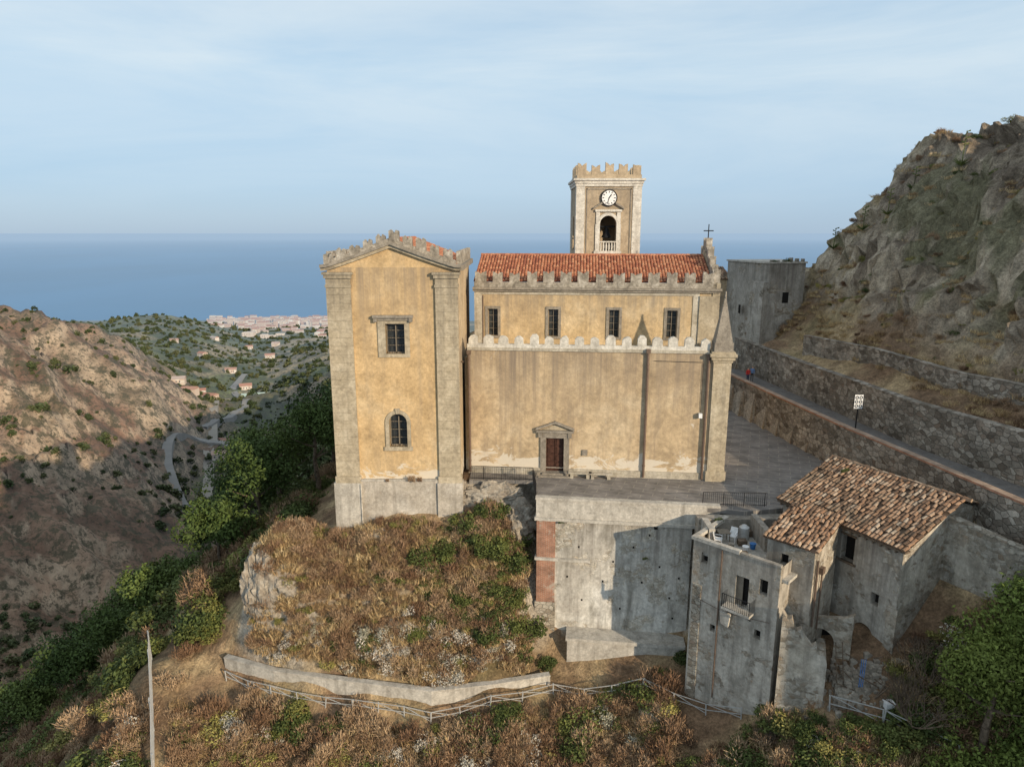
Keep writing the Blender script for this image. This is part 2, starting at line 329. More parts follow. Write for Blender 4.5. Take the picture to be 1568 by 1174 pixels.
M_conc=plaster('concrete',[(.3,(.37,.34,.29)),(.6,(.53,.495,.43))],.6,6,.6,stain=(.17,.155,.13))
M_base=plaster('basement_render',[(.3,(.33,.29,.23)),(.5,(.46,.415,.35)),(.7,(.59,.55,.48))],.35,5,.65,stain=(.17,.15,.12),patch=((.36,.27,.18),.3,.60))
M_rub=rubble('rubble_masonry',[(.22,.18,.13),(.36,.31,.24),(.50,.46,.38),(.29,.22,.16)],(.40,.36,.29),2.4,1.)
M_rubd=rubble('road_wall_masonry',[(.16,.13,.10),(.29,.25,.20),(.46,.41,.34),(.25,.19,.14)],(.25,.22,.17),1.9,1.,.4)
M_brick=brickmat('old_red_brick',(.38,.16,.09),(.29,.12,.07),(.36,.30,.24))
M_coping=brickmat('terracotta_coping',(.46,.21,.12),(.38,.17,.10),(.35,.25,.18))
M_tileR=attrmat('red_roof_tiles',[(0,(.28,.10,.06)),(.5,(.43,.17,.09)),(1,(.53,.27,.15))])
M_tileO=attrmat('weathered_roof_tiles',[(0,(.14,.09,.06)),(.35,(.30,.175,.105)),(.75,(.42,.275,.175)),(1,(.52,.41,.30))],stn=(.10,.085,.06))
M_glass=flat('dark_window_glass',(.05,.055,.055),.15,0,.3)
M_dark=flat('dark_interior',(.018,.016,.014),.95)
M_wood=flat('dark_door_wood',(.075,.035,.024),.6,0,.3)
M_frame=flat('window_frame_paint',(.20,.17,.13),.6)
M_iron=flat('wrought_iron',(.02,.02,.022),.5,.3)
M_pipe=flat('downspout_metal',(.17,.12,.09),.5,.2)
M_galv=flat('galvanised_steel',(.50,.50,.48),.45,.3)
M_wht=flat('white_enamel',(.78,.78,.76),.4)
M_bark=flat('bark',(.16,.12,.085),.95,0,.35)
M_blue=flat('blue_plastic',(.05,.17,.42),.5)
M_redp=flat('red_plastic',(.5,.06,.04),.5)
M_rockb=plaster('rock',[(.3,(.19,.155,.12)),(.5,(.32,.28,.225)),(.7,(.47,.43,.36))],1.2,4,.4,st=1)
def pavemat():
    m,nt,b=newmat('stone_paving'); g=pos(nt)
    mp=nd(nt,'ShaderNodeMapping'); nt.links.new(g,mp.inputs[0]); mp.inputs['Rotation'].default_value=(0,0,math.radians(20))
    t=nd(nt,'ShaderNodeTexBrick'); nt.links.new(mp.outputs[0],t.inputs[0]); t.inputs['Color1'].default_value=(.20,.185,.17,1);t.inputs['Color2'].default_value=(.15,.14,.13,1);t.inputs['Mortar'].default_value=(.26,.235,.20,1)
    t.inputs['Scale'].default_value=1;t.inputs['Brick Width'].default_value=1.6;t.inputs['Row Height'].default_value=.6;t.inputs['Mortar Size'].default_value=.03
    c=mix(nt,1,t.outputs[0],ramp(nt,noise(nt,g,.7,6,.7),[(.3,.65),(.7,1.45)]),'MULTIPLY'); nt.links.new(c,b.inputs[0]); b.inputs['Roughness'].default_value=.8
    bump(nt,b,noise(nt,g,12,4,.7),.2,.02); return m
M_pave=pavemat()
M_asph=plaster('road_surface',[(.3,(.13,.122,.112)),(.6,(.20,.185,.17))],.5,9,.1,st=.3)

# ================================================================ CHURCH
church=empty('church')
AO=Vector((-3.45,51.9,0)); AY=-math.radians(5.5)
def AP(mb,name,mats): return mb.obj(name,mats,church,AO,AY)
L=19.85
mb=MB()
mb.wall(0,L-1.5,.55,9.9,[(6.15,7.55,.55,3.05)],0,.45,0)
mb.box(0,L-1.5,.05,5.2,9.3,9.55,1)
AP(mb,'aisle_wall',[M_ochre2,M_lime])
mb=MB(); mb.box(L-1.5,L-.05,-.1,19.5,0,9.9,0); mb.box(-.3,L-1.5,.5,19,0.02,9.2,0); AP(mb,'aisle_core',[M_ochre2])
mb=MB()
mb.box(0,6.15,-.12,.3,-.3,.55,0);mb.box(7.55,L-1.5,-.12,.3,-.3,.55,0)
mb.box(0,L-1.6,-.1,.42,9.9,10.12,0)
AP(mb,'aisle_plinth_and_string_course',[M_lime])
def merlon(mb,x,w,y0,y1,z0,h,m=0,kind='notch'):
    w2=w/2*random.uniform(.90,1.07); h*=random.uniform(.82,1.1); j=lambda:random.uniform(-.06,.06)
    if kind=='notch': poly=[(x-w2,z0),(x+w2,z0),(x+w2*1.02,z0+h+j()),(x+w2*.45,z0+h*.93+j()),(x+j(),z0+h*.76),(x-w2*.45,z0+h*.95+j()),(x-w2,z0+h*1.02+j())]
    else: poly=[(x-w2,z0),(x+w2,z0),(x+w2*.95,z0+h*.72+j()),(x+w2*.5,z0+h*.95+j()),(x+w2*.05,z0+h),(x-w2*.5,z0+h*.93+j()),(x-w2*.95,z0+h*.7+j())]
    mb.prism(poly,y0,y1,m)
mb=MB(); x=.45
mb.box(0,L-1.6,-.02,.36,10.12,10.38,0)
while x<L-1.8: merlon(mb,x,.74,-.03,.37,10.381,.72,0,'round'); x+=1.17+random.uniform(-.04,.04)
AP(mb,'aisle_battlement',[M_white])
mb=MB(); X0,X1=L-1.3,L
mb.box(X0-.1,X1+.1,-.4,.9,-.3,.8,0); mb.box(X0,X1,-.3,.8,.8,9.3,0); mb.box(X0-.45,X0-.002,-.12,.6,.55,9.3,1)
for i,(o,z) in enumerate(((.08,9.3),(.2,9.5),(.32,9.75),(.2,9.97))): mb.box(X0-o,X1+o,-.3-o,.8+o,z,z+[.2,.25,.22,.15][i],0)
cx=(X0+X1)/2; cy=.25
mb.box(cx-.68,cx+.68,cy-.68,cy+.68,10.12,10.8,2)
for q in range(4):
    an=math.pi/4+q*math.pi/2; an2=an+math.pi/2; r=.62*1.414; b_=.06
    mb.face([(cx+r*math.cos(an),cy+r*math.sin(an),10.8),(cx+r*math.cos(an2),cy+r*math.sin(an2),10.8),(cx+b_*math.cos(an2),cy+b_*math.sin(an2),14.1),(cx+b_*math.cos(an),cy+b_*math.sin(an),14.1)],2)
mb.tube((cx,cy,14.0),(cx,cy,14.5),.09,.05,m=2)
AP(mb,'corner_pilaster_and_pinnacle',[M_limed,M_ochre2,M_trim])
mb=MB()
mb.box(5.72,6.15,-.14,.2,.25,3.05,0);mb.box(7.55,7.98,-.14,.2,.25,3.05,0);mb.box(5.72,7.98,-.15,.2,3.05,3.5,0)
mb.box(5.4,8.3,-.3,.1,3.5,3.68,0);mb.box(5.55,5.85,-.22,.1,3.1,3.5,0);mb.box(7.85,8.15,-.22,.1,3.1,3.5,0)
mb.prism([(5.75,3.69),(7.95,3.69),(6.85,4.12)],-.08,.1,1)
for sg in (1,-1):
    mb.prism([(6.85+sg*1.5,3.69),(6.85+sg*1.5,3.85),(6.85,4.42),(6.85,4.24)][::sg],-.3,.1,0)
AP(mb,'door_surround',[M_trim,M_limed])
mb=MB(); mb.box(6.15,7.55,.25,.32,.25,3.05,0)
for q in range(2):
    for r in range(4): xx=6.22+q*.68; mb.box(xx+.06,xx+.56,.2,.25,.4+r*.66,.92+r*.66,0)
mb.box(6.84,6.86,.2,.26,.25,3.05,0)
AP(mb,'side_door',[M_wood])
mb=MB(); mb.box(5.6,8.1,-.75,-.12,0,.13,0); mb.box(5.9,7.8,-.45,.24,.13,.25,0); AP(mb,'door_steps',[M_trim])
mb=MB()
for xx,z1 in ((.15,9.6),(13.75,9.9),(18.2,9.6)):
    mb.tube((xx,-.2,.1),(xx,-.2,z1),.095,.095,8)
    for z in (1,3,5,7,9): mb.tube((xx,-.2,z),(xx,-.2,z+.08),.12,.12,8)
    mb.box(xx-.15,xx+.15,-.34,-.05,z1,z1+.3)
mb.tube((-1.9,-1.0,9.25),(-.1,-1.3,9.2),.09,.07)
AP(mb,'downspouts',[M_pipe])
mb=MB(); mb.box(17.7,17.95,-.35,-.02,5.0,5.35,0); AP(mb,'floodlight',[M_wht])
mb=MB(); mb.tube((17.83,-.06,5.35),(17.83,-.06,9.2),.018,None,4); mb.tube((14.2,-.08,9.3),(17.8,-.08,9.25),.018,None,4); AP(mb,'cable',[M_iron])
mb=MB(); mb.box(9.0,9.4,-.12,-.02,1.7,2.15,0);  AP(mb,'wall_plaque',[M_trim])
D=5.3; wins=[1.35,6.4,11.4,16.1]
mb=MB(); hs=[(w-.42,w+.42,10.25,12.5) for w in wins]
mb.wall(-.2,19.4,9.2,14.05,hs,D,.4,0,1)
mb.box(-.2,19.4,D+.42,D+9.8,9.2,14.0,0)
AP(mb,'clerestory_wall',[M_ochre3,M_glass])
mb=MB()
for w in wins:
    mb.box(w-.64,w-.42,D-.07,D+.1,10.05,12.72,0);mb.box(w+.42,w+.64,D-.07,D+.1,10.05,12.72,0);mb.box(w-.42,w+.42,D-.07,D+.1,12.5,12.72,0);mb.box(w-.42,w+.42,D-.09,D+.1,10.05,10.25,0)
AP(mb,'clerestory_window_surrounds',[M_trim])
mb=MB()
for w in wins:
    mb.box(w-.42,w-.36,D+.3,D+.36,10.25,12.5);mb.box(w+.36,w+.42,D+.3,D+.36,10.25,12.5);mb.box(w-.025,w+.025,D+.3,D+.36,10.25,12.5)
    for z in (10.8,11.35,11.9): mb.box(w-.36,w+.36,D+.31,D+.35,z,z+.04)
AP(mb,'clerestory_window_frames',[M_frame])
mb=MB()
mb.box(-.2,.45,D-.1,D+.2,9.2,13.7,0); mb.box(17.7,18.2,D-.06,D+.2,9.2,13.7,0); mb.box(18.2,19.7,D-.16,D+.2,9.2,13.7,2)
mb.box(-.2,18.2,D-.06,D+.2,13.7,13.95,0)
mb.box(-.3,19.8,D-.22,D+.25,13.95,14.12,1); mb.box(-.3,19.9,D-.36,D+.25,14.12,14.3,1)
mb.box(.48,.56,D-.12,D+.02,9.2,13.6,3)
AP(mb,'clerestory_bands_and_cornice',[M_lime,M_trim,M_limed,M_pipe])
mb=MB(); mb.box(-.2,19.5,D-.1,D+.25,14.3,14.72,0); x=.35
while x<19.1: merlon(mb,x,.86,D-.1,D+.25,14.721,.88); x+=1.42+random.uniform(-.05,.05)
AP(mb,'nave_battlement',[M_merl])
mb=MB(); RZ=16.75
tiles(mb,(-.3,D+.3,14.75),(19.2,D+.3,14.75),(-.3,D+5,RZ),.26,.42,.015)
mb.face([(-.3,D+9.7,14.75),(19.2,D+9.7,14.75),(19.2,D+5,RZ),(-.3,D+5,RZ)],0,.4)
for i in range(44):
    mb.tube((-.3+i*.44,D+5,RZ+.02),(-.3+(i+1)*.44+.04,D+5,RZ+.02),.14,.12,8,0)
AP(mb,'nave_roof',[M_tileR])
mb=MB(); c0=D+5
prof=[(D-.1,9.0),(D-.1,14.7),(D+1.2,15.0),(D+2.5,15.7),(D+3.7,16.7),(c0,17.3)]
poly=prof+[(2*c0-y,z) for y,z in prof[::-1]]
mb.prismx(poly[::-1],19.22,19.8,0)
for (y,z) in ((D+.4,14.75),(D+1.5,15.1),(D+2.6,15.75),(D+3.6,16.5),(c0-.35,17.2)):
    for yy in (y,2*c0-y): mb.prismx([(yy-.38,z-.1),(yy+.38,z-.1),(yy+.4,z+1.05),(yy,z+.75),(yy-.4,z+1.05)],19.25,19.75,1)
mb.tube((19.5,c0,17.3),(19.5,c0,19.4),.05,.04,6,2); mb.tube((19.5,c0-.42,18.85),(19.5,c0+.42,18.85),.045,.045,6,2); mb.tube((19.08,c0,18.85),(19.92,c0,18.85),.045,.045,6,2)
AP(mb,'main_facade_gable_with_cross',[M_limed,M_merl,M_iron])
# ---- left block (presbytery)
BO=Vector((-8.55,49.0,0))
def BP(mb,name,mats): return mb.obj(name,mats,church,BO,0)
hw=4.68; bd=13
def rake(x):
    s=1-abs(x)/hw; return 16.35+1.6*(s**1.1)
mb=MB()
uw=(-.6,.78,10.1,12.3); lw=(-.6,.74,3.05,5.6,1)
mb.wall(-hw+.1,hw-.1,.4,16.0,[uw,lw],0,.5,0,1)
N=16; xs=[-hw+.1+(2*hw-.2)*i/N for i in range(N+1)]
for i in range(N): mb.face([(xs[i],0,16.0),(xs[i+1],0,16.0),(xs[i+1],0,rake(xs[i+1])),(xs[i],0,rake(xs[i]))],0)
mb.box(-hw+.1,-hw+.4,.001,bd,.4,16.2,0); mb.box(hw-.4,hw-.1,.001,bd,.4,16.2,0); mb.box(-hw+.4,hw-.4,bd-.4,bd,.4,16.2,0)
BP(mb,'presbytery_walls',[M_ochre,M_glass])
mb=MB()
for xa,xb in ((-hw,-hw+1.75),(hw-1.6,hw)):
    z=.75; 
    mb.box(xa-.08,xb+.08,-.3,.5,.25,.75,0)
    while z<14.9:
        zz=min(z+.62,14.9); mb.box(xa,xb,-.2,.42,z+.012,zz,0); z=zz
    mb.box(xa-.05,xb+.05,-.26,.45,14.9,15.1,0); mb.box(xa,xb,-.2,.4,15.1,15.55,0)
    mb.box(xa-.1,xb+.1,-.32,.45,15.55,15.8,0); mb.box(xa-.2,xb+.2,-.42,.45,15.8,15.98,0)
mb.box(-hw-.002,-hw+.6,.42,bd,.25,15.9,1); mb.box(hw-.6,hw+.002,.42,bd,.25,15.9,1)
BP(mb,'presbytery_pilasters',[M_limed,M_ochre2])
mb=MB()
xs=[-hw-.3+(2*hw+.6)*i/24 for i in range(25)]
def rk(x): return rake(max(-hw,min(hw,x)))
for i in range(24):
    a,b=xs[i],xs[i+1]
    mb.prism([(a,rk(a)-.28),(b,rk(b)-.28),(b,rk(b)-.06),(a,rk(a)-.06)],-.28,.2,0)
    mb.prism([(a,rk(a)-.058),(b,rk(b)-.058),(b,rk(b)+.16),(a,rk(a)+.16)],-.48,.3,1)
for yy in np.arange(0.4,bd,1.0):
    mb.box(hw-.1,hw+.35,yy,yy+.98,16.05,16.45,1); mb.box(-hw-.35,-hw+.1,yy,yy+.98,16.05,16.45,1)
BP(mb,'raking_cornice',[M_limed,M_trim])
mb=MB(); x=-hw+.25
while x<hw:
    w=.34*random.uniform(.9,1.1)
    zl=rk(x-w)+.16; zr=rk(x+w)+.16; ht=random.uniform(.5,.95)
    tp=max(zl,zr)+ht
    mb.prism([(x-w,zl),(x+w,zr),(x+w*.95,tp-.05+random.uniform(-.12,.05)),(x+w*.4,tp+.05-.1*random.random()),(x+.02,tp-.24),(x-w*.5,tp+.02),(x-w,tp-.1+random.uniform(-.12,.05))],-.1,.28,0)
    x+=.94
for i in range(24):
    a,b=xs[i],xs[i+1]
    if abs(a)<=hw and abs(b)<=hw: mb.prism([(a,rk(a)+.161),(b,rk(b)+.161),(b,rk(b)+.42),(a,rk(a)+.42)],-.08,.26,0)
for yy in np.arange(1.0,bd,1.25):
    for xx in (hw-.15,-hw-.15): mb.prismx([(yy,16.45),(yy+.7,16.45),(yy+.7,17.4),(yy+.35,17.1),(yy,17.4)],xx,xx+.3,0)
BP(mb,'presbytery_battlement',[M_merl])
mb=MB()
tiles(mb,(hw-.1,.4,16.4),(hw-.1,bd,16.4),(0,.4,18.2),.26,.42,.015)
tiles(mb,(-hw+.1,.4,16.4),(-hw+.1,bd,16.4),(0,.4,18.2),.26,.42,.015)
for i in range(28): mb.tube((0,.4+i*.44,18.25),(0,.4+i*.44+.48,18.25),.15,.13,8,0)
BP(mb,'presbytery_roof',[M_tileR])
mb=MB()
mb.box(-1.15,-.6,-.09,.1,9.85,12.55,0); mb.box(.78,1.15,-.09,.1,9.85,12.55,0); mb.box(-.6,.78,-.09,.1,12.3,12.55,0); mb.box(-.6,.78,-.09,.1,9.85,10.1,0)
mb.box(-1.45,1.45,-.38,.1,12.75,12.93,1); mb.box(-1.2,1.2,-.2,.1,12.55,12.75,1); mb.box(-1.4,-1.15,-.3,.1,12.45,12.75,1); mb.box(1.15,1.4,-.3,.1,12.45,12.75,1)
R=.67; cxx=.07; cz=5.6-R
for i in range(12):
    a0=math.pi*i/12;a1=math.pi*(i+1)/12; r2=R+.28
    P=[(cxx+R*math.cos(a0),cz+R*math.sin(a0)),(cxx+r2*math.cos(a0),cz+r2*math.sin(a0)),(cxx+r2*math.cos(a1),cz+r2*math.sin(a1)),(cxx+R*math.cos(a1),cz+R*math.sin(a1))]
    mb.prism(P,-.1,.05,0)
mb.box(cxx-R-.28,cxx-R,-.1,.1,3.05,cz,0);mb.box(cxx+R,cxx+R+.28,-.1,.1,3.05,cz,0);mb.box(cxx-R-.4,cxx+R+.4,-.14,.1,2.75,3.05,0)
mb.prism([(cxx-.12,5.6),(cxx+.12,5.6),(cxx+.18,6.0),(cxx-.18,6.0)],-.16,.05,0)
BP(mb,'presbytery_window_surrounds',[M_limed,M_trim])
mb=MB()
for (a,b,c,d) in ((-.6,.78,10.1,12.3),(-.6,.74,3.05,5.5)):
    mb.box(a,a+.08,.32,.4,c,d);mb.box(b-.08,b,.32,.4,c,d);mb.box((a+b)/2-.04,(a+b)/2+.04,.32,.4,c,d);mb.box(a,b,.32,.4,c,c+.1);mb.box(a,b,.32,.4,d-.1,d)
    for f in (.25,.5,.75): mb.box(a,b,.33,.38,c+(d-c)*f,c+(d-c)*f+.045)
    for f in (.15,.3,.42,.58,.7,.85): mb.tube((a+(b-a)*f,.1,c),(a+(b-a)*f,.1,d),.012,.012,4,1)
BP(mb,'presbytery_window_frames',[M_frame,M_iron])
mb=MB()
mb.box(-hw-.2,-hw+1.8,-.35,.6,-4.6,.25,0)
mb.box(-hw+1.8,hw-1.6,-.22,.6,-3.6,.4,1)
mb.box(hw-1.75,hw+.15,-.38,.6,-3.4,.25,1)
mb.box(-hw-.18,-hw+.6,.6,bd+2,-6,.25,1)
mb.box(hw+.15,hw+3.6,1.2,2.8,-3.2,-.32,1); mb.box(-hw+1.8,hw-1.75,-.3,.1,.4,.52,0)
mb.tube((-2.85,-.4,-4),(-2.85,-.4,.2),.06,.06)
BP(mb,'presbytery_basement',[M_conc,M_base])
# ---- bell tower
tw=empty('clock_tower',(9.05,69.0,0),0)
TB=lambda mb,name,mats: mb.obj(name,mats,tw)
h=3.0; mb=MB()
arch=(-.78,.78,17.0,20.25,1)
mb.wall(-h,h,6,23.4,[arch],-h,.7,0)
mb.wall(-h,h,6,23.4,[],h,.7,0)
for sg in (-1,1):
    sub=MB(); sub.wall(-h,h,6,23.4,[arch],-h,.7,0)
    for f,m_,c_ in zip(sub.f,sub.m,sub.c):
        pts=[sub.v[i] for i in f]; mb.face([(-sg*p[1],p[0],p[2]) for p in pts],m_,c_)
mb.box(-h+.7,h-.7,-h+.72,h-.72,6,16.9,0); mb.face([(-h,-h,23.4),(h,-h,23.4),(h,h,23.4),(-h,h,23.4)],0)
TB(mb,'tower_walls',[M_tower])
mb=MB()
for sx in (-1,1):
    for sy in (-1,1):
        x0,x1=sorted((sx*(h+.06),sx*(h-.75)));y0,y1=sorted((sy*(h+.06),sy*(h-.75))); z=15.5
        mb.box(x0,x1,y0,y1,6,z,0)
        while z<22.9: zz=min(z+.55,22.9); mb.box(x0,x1,y0,y1,z+.01,zz,0); z=zz
for z0,z1,o in ((15.9,16.15,.1),(22.9,23.15,.12),(23.15,23.4,.2),(23.4,23.6,.34)): mb.box(-h-o,h+o,-h-o,h+o,z0,z1,0)
mb.box(-h+.9,-h+1.0,-h-.05,-h+.1,16.3,22.7,1);mb.box(h-1.0,h-.9,-h-.05,-h+.1,16.3,22.7,1);mb.box(-h+.9,h-.9,-h-.05,-h+.1,22.6,22.72,1)
TB(mb,'tower_quoins_and_cornices',[M_white,M_trim])
mb=MB(); 
mb.box(-h,h,-h,-h+.35,23.6,23.95,0);mb.box(-h,h,h-.35,h,23.6,23.95,0);mb.box(-h,-h+.35,-h+.35,h-.35,23.6,23.95,0);mb.box(h-.35,h,-h+.35,h-.35,23.6,23.95,0)
for i in range(5):
    x=-h+.45+i*(2*h-.9)/4
    for y in (-h,h-.35): merlon(mb,x,.8,y,y+.35,23.951,.95)
    if 0<i<4:
        for xx in (-h,h-.35): mb.prismx([(x-.4,23.951),(x+.4,23.951),(x+.4,24.9),(x,24.65),(x-.4,24.9)],xx,xx+.35,0)
TB(mb,'tower_battlement',[M_tower])
mb=MB()
y=-h
for i in range(12):
    a0=math.pi*i/12;a1=math.pi*(i+1)/12; R=.78;r2=1.05; cz=20.25-R
    mb.prism([(R*math.cos(a0),cz+R*math.sin(a0)),(r2*math.cos(a0),cz+r2*math.sin(a0)),(r2*math.cos(a1),cz+r2*math.sin(a1)),(R*math.cos(a1),cz+R*math.sin(a1))],y-.1,y+.05,0)
mb.box(-1.2,-.78,y-.12,y+.1,17.0,cz,0);mb.box(.78,1.2,y-.12,y+.1,17.0,cz,0); mb.box(-1.3,1.3,y-.2,y+.3,16.75,17.0,0); mb.box(-.78,.78,y-.1,y+.12,17.78,17.9,0)
for i in range(6): mb.tube((-.65+i*.26,y,17.0),(-.65+i*.26,y,17.4),.06,.095,8);mb.tube((-.65+i*.26,y,17.4),(-.65+i*.26,y,17.79),.095,.05,8)
mb.box(-1.15,-.8,y-.11,y+.05,19.5,20.6,0);mb.box(.8,1.15,y-.11,y+.05,19.5,20.6,0); mb.box(-1.25,1.25,y-.22,y+.05,20.6,20.8,0)
for sg in (-1,1): mb.prism([(sg*1.45,20.81),(sg*1.45,20.98),(sg*.62,21.5),(sg*.62,21.3)][::sg],y-.24,y+.05,1)
TB(mb,'belfry_surround',[M_white,M_trim])
mb=MB(); R=.78
ring=[(math.cos(2*math.pi*i/32),math.sin(2*math.pi*i/32)) for i in range(32)]; cz=21.85
mb.prism([(R*a,cz+R*b) for a,b in ring],y-.16,y,1); mb.prism([(R*.86*a,cz+R*.86*b) for a,b in ring],y-.18,y-.16,0)
for i in range(12):
    a=math.pi*2*i/12; s_,c_=math.sin(a),math.cos(a); mb.prism([(p*s_+q*c_,cz+p*c_-q*s_) for p,q in ((.46,-.035),(.46,.035),(.62,.035),(.62,-.035))],y-.195,y-.18,1)
for a,l,w in ((math.radians(195),.55,.03),(math.radians(35),.38,.045)):
    s_,c_=math.sin(a),math.cos(a); mb.prism([(p*s_+q*c_,cz+p*c_-q*s_) for p,q in ((-.08,-w),(-.08,w),(l,w),(l,-w))],y-.215,y-.197,1)
TB(mb,'clock_face',[M_wht,M_iron])
mb=MB()
for i in range(8):
    z0=19.1-i*.11; r0=.18+.32*(i/8)**1.6; r1=.18+.32*((i+1)/8)**1.6; mb.tube((0,-1.9,z0-.11),(0,-1.9,z0),r1,r0,14)
mb.tube((-1.2,-1.9,19.25),(1.2,-1.9,19.25),.08,.08); mb.tube((0,-1.9,19.1),(0,-1.9,19.3),.1,.1)
TB(mb,'bell',[M_iron])

# ================================================================ TERRACE + RETAINING WALL
terr=empty('church_terrace')
mb=MB(); mb.prismz([(x,y) for x,y in [(-3.3,50.0),(1.8,50.0),(1.8,46.2),(12.6,44.8),(16,43.9),(19.2,44.6),(21.2,47.1),(27.6,47.1),(27.6,50),(26.3,57),(23.4,74),(22,94),(-3.3,94)]],-.3,0,0)
mb.obj('paving',[M_pave],terr)
a=Vector((1.8,46.15,0)); b=Vector((12.7,44.75,0)); wl=(b-a).length; wy=math.atan2(b.y-a.y,b.x-a.x)
mb=MB()
mb.box(1.35,wl,0,1.2,-13.2,-1.3,0)
mb.box(-.05,wl+1.8,-.1,1.2,-1.3,-.005,1); mb.box(-.15,wl+1.8,-.28,.5,-1.52,-1.3,1); mb.box(-.1,wl+1.8,-.16,.35,.02,.2,1)
mb.box(0,1.35,-.12,1.2,-8.0,-1.52,2); mb.box(-.1,1.4,-.2,1.2,-13.2,-8.0,3)
mb.box(-.12,3.9,-.3,.3,-4.6,-4.42,1); mb.box(-.002,.6,1.2,5,-12,-.05,3)
mb.box(2.4,wl-.3,-1.4,-.002,-13.5,-10.2,1); mb.box(2.3,wl-.2,-1.55,.1,-10.2,-9.95,1)
mb.obj('retaining_wall',[M_grey,M_conc,M_brick,M_rub],terr,a,wy)
mb=MB()
for (x,z) in ((3.0,-3.6),(6.9,-3.4),(8.8,-4.8),(4.8,-6.2),(9.6,-7.2),(6.1,-8.3),(3.3,-7.8),(8.0,-2.4),(10.2,-5.6),(2.2,-6.0),(5.5,-4.6),(7.6,-6.1),(9.9,-8.8)): mb.box(x,x+.13,-.004,.1,z,z+.16,0)
mb.box(8.35,8.6,-.02,.1,-1.85,-1.56,0)
mb.obj('drain_holes',[M_dark],terr,a,wy)
def railing(name,pts,h=1.0,sp=.14,mat=M_iron,parent=None,r=.012):
    mb=MB()
    for i in range(len(pts)-1):
        p=Vector(pts[i]);q=Vector(pts[i+1]); d=q-p; n=max(1,int(d.length/sp))
        for zz in (h,.12): mb.tube(p+Vector((0,0,zz)),q+Vector((0,0,zz)),.025,.025,5)
        for k in range(n+1):
            c=p+d*k/n; rr=.03 if k%10==0 else r; mb.tube(c,c+Vector((0,0,h)),rr,rr,4)
    return mb.obj(name,[mat],parent)
railing('iron_railing',[(-2.2,50.2,0),(1.6,49.9,0),(1.75,46.5,0)],1.05)
railing('iron_railing',[(-2.2,50.2,0),(-3.2,50.2,0)],1.05)
railing('iron_railing',[(13.4,45.0,0),(17.8,44.8,0)],1.0)
def bench(loc,yaw):
    e=empty('stone_bench',loc,yaw); mb=MB(); mb.box(-.9,.9,-.22,.22,.38,.48); mb.box(-.75,-.5,-.18,.18,0,.38); mb.box(.5,.75,-.18,.18,0,.38); mb.obj('slab_and_feet',[M_lime],e)
bench((5.3,50.5,0),AY); bench((6.9,50.3,0),AY)
for (x,y) in ((4.3,50.7),(6.1,50.55),(2.0,50.85)):
    e=empty('planter',(x,y,0)); mb=MB(); mb.tube((0,0,0),(0,0,.4),.16,.24,10); mb.tube((0,0,.36),(0,0,.42),.26,.26,10); mb.obj('pot',[M_trim],e)
gp=[(-21.2,44.7),(-17,43.1),(-11,41.9),(-5.5,40.9),(-1.5,41.6),(2.7,42.6)]
def ribbonwall(name,pts,z0,z1,th,mats,cap=None,parent=None,ztop=None):
    mb=MB()
    P=[Vector((p[0],p[1],0)) for p in pts]; nrm=[]
    for i in range(len(P)):
        d=Vector((0,0,0))
        if i>0: d+=(P[i]-P[i-1]).normalized()
        if i<len(P)-1: d+=(P[i+1]-P[i]).normalized()
        d.normalize(); nrm.append(Vector((-d.y,d.x,0)))
    zt=lambda i: z1 if ztop is None else ztop[i]
    for i in range(len(P)-1):
        A,B=P[i],P[i+1]
        def band(za0,zb0,za1,zb1,o,m):
            oa,ob=nrm[i]*o,nrm[i+1]*o
            a0=A-oa;b0=B-ob;a1=A+nrm[i]*th+oa;b1=B+nrm[i+1]*th+ob
            up=lambda v,z:(v.x,v.y,z)
            mb.face([up(a0,za0),up(b0,zb0),up(b0,zb1),up(a0,za1)],m);mb.face([up(b1,zb0),up(a1,za0),up(a1,za1),up(b1,zb1)],m)
            mb.face([up(a0,za1),up(b0,zb1),up(b1,zb1),up(a1,za1)],m);mb.face([up(a1,za0),up(b1,zb0),up(b0,zb0),up(a0,za0)],m)
            if i==0: mb.face([up(a0,za0),up(a0,za1),up(a1,za1),up(a1,za0)],m)
            if i==len(P)-2: mb.face([up(b0,zb0),up(b1,zb0),up(b1,zb1),up(b0,zb1)],m)
        band(z0,z0,zt(i),zt(i+1),0,0)
        if cap: band(zt(i)+.002,zt(i+1)+.002,zt(i)+cap,zt(i+1)+cap,.05,1)
    return mb.obj(name,mats,parent)
ribbonwall('garden_parapet',gp,-14.6,-11.85,.35,[M_conc,M_conc],.1)
rw=[(23.6,84),(24.0,74),(25.5,62),(26.9,52),(28.2,45),(29.6,37),(33,18)]
ribbonwall('road_parapet',rw[::-1],-1.5,3.55,.45,[M_rubd,M_coping],.14)
uw_=[(27.6,82),(29.5,66),(31.3,50.6),(33.2,43),(35.3,35),(39,18)]
ribbonwall('hillside_retaining_wall',uw_[::-1],1.5,6.0,.6,[M_rubd,M_rubd],.12,ztop=[6.3,6.2,6.1,6.0,6.0,6.2])
uw2=[(31.5,72),(33.6,62),(35.0,52),(37.5,43),(41,32)]
ribbonwall('dry_stone_terrace_wall',uw2[::-1],5.0,8.2,.5,[M_rubd,M_rubd],.08,ztop=[8.7,8.3,8.1,8.3,8.0])
mb=MB(); mb.prismz(ROADP,2.5,2.7,0); mb.obj('road',[M_asph])

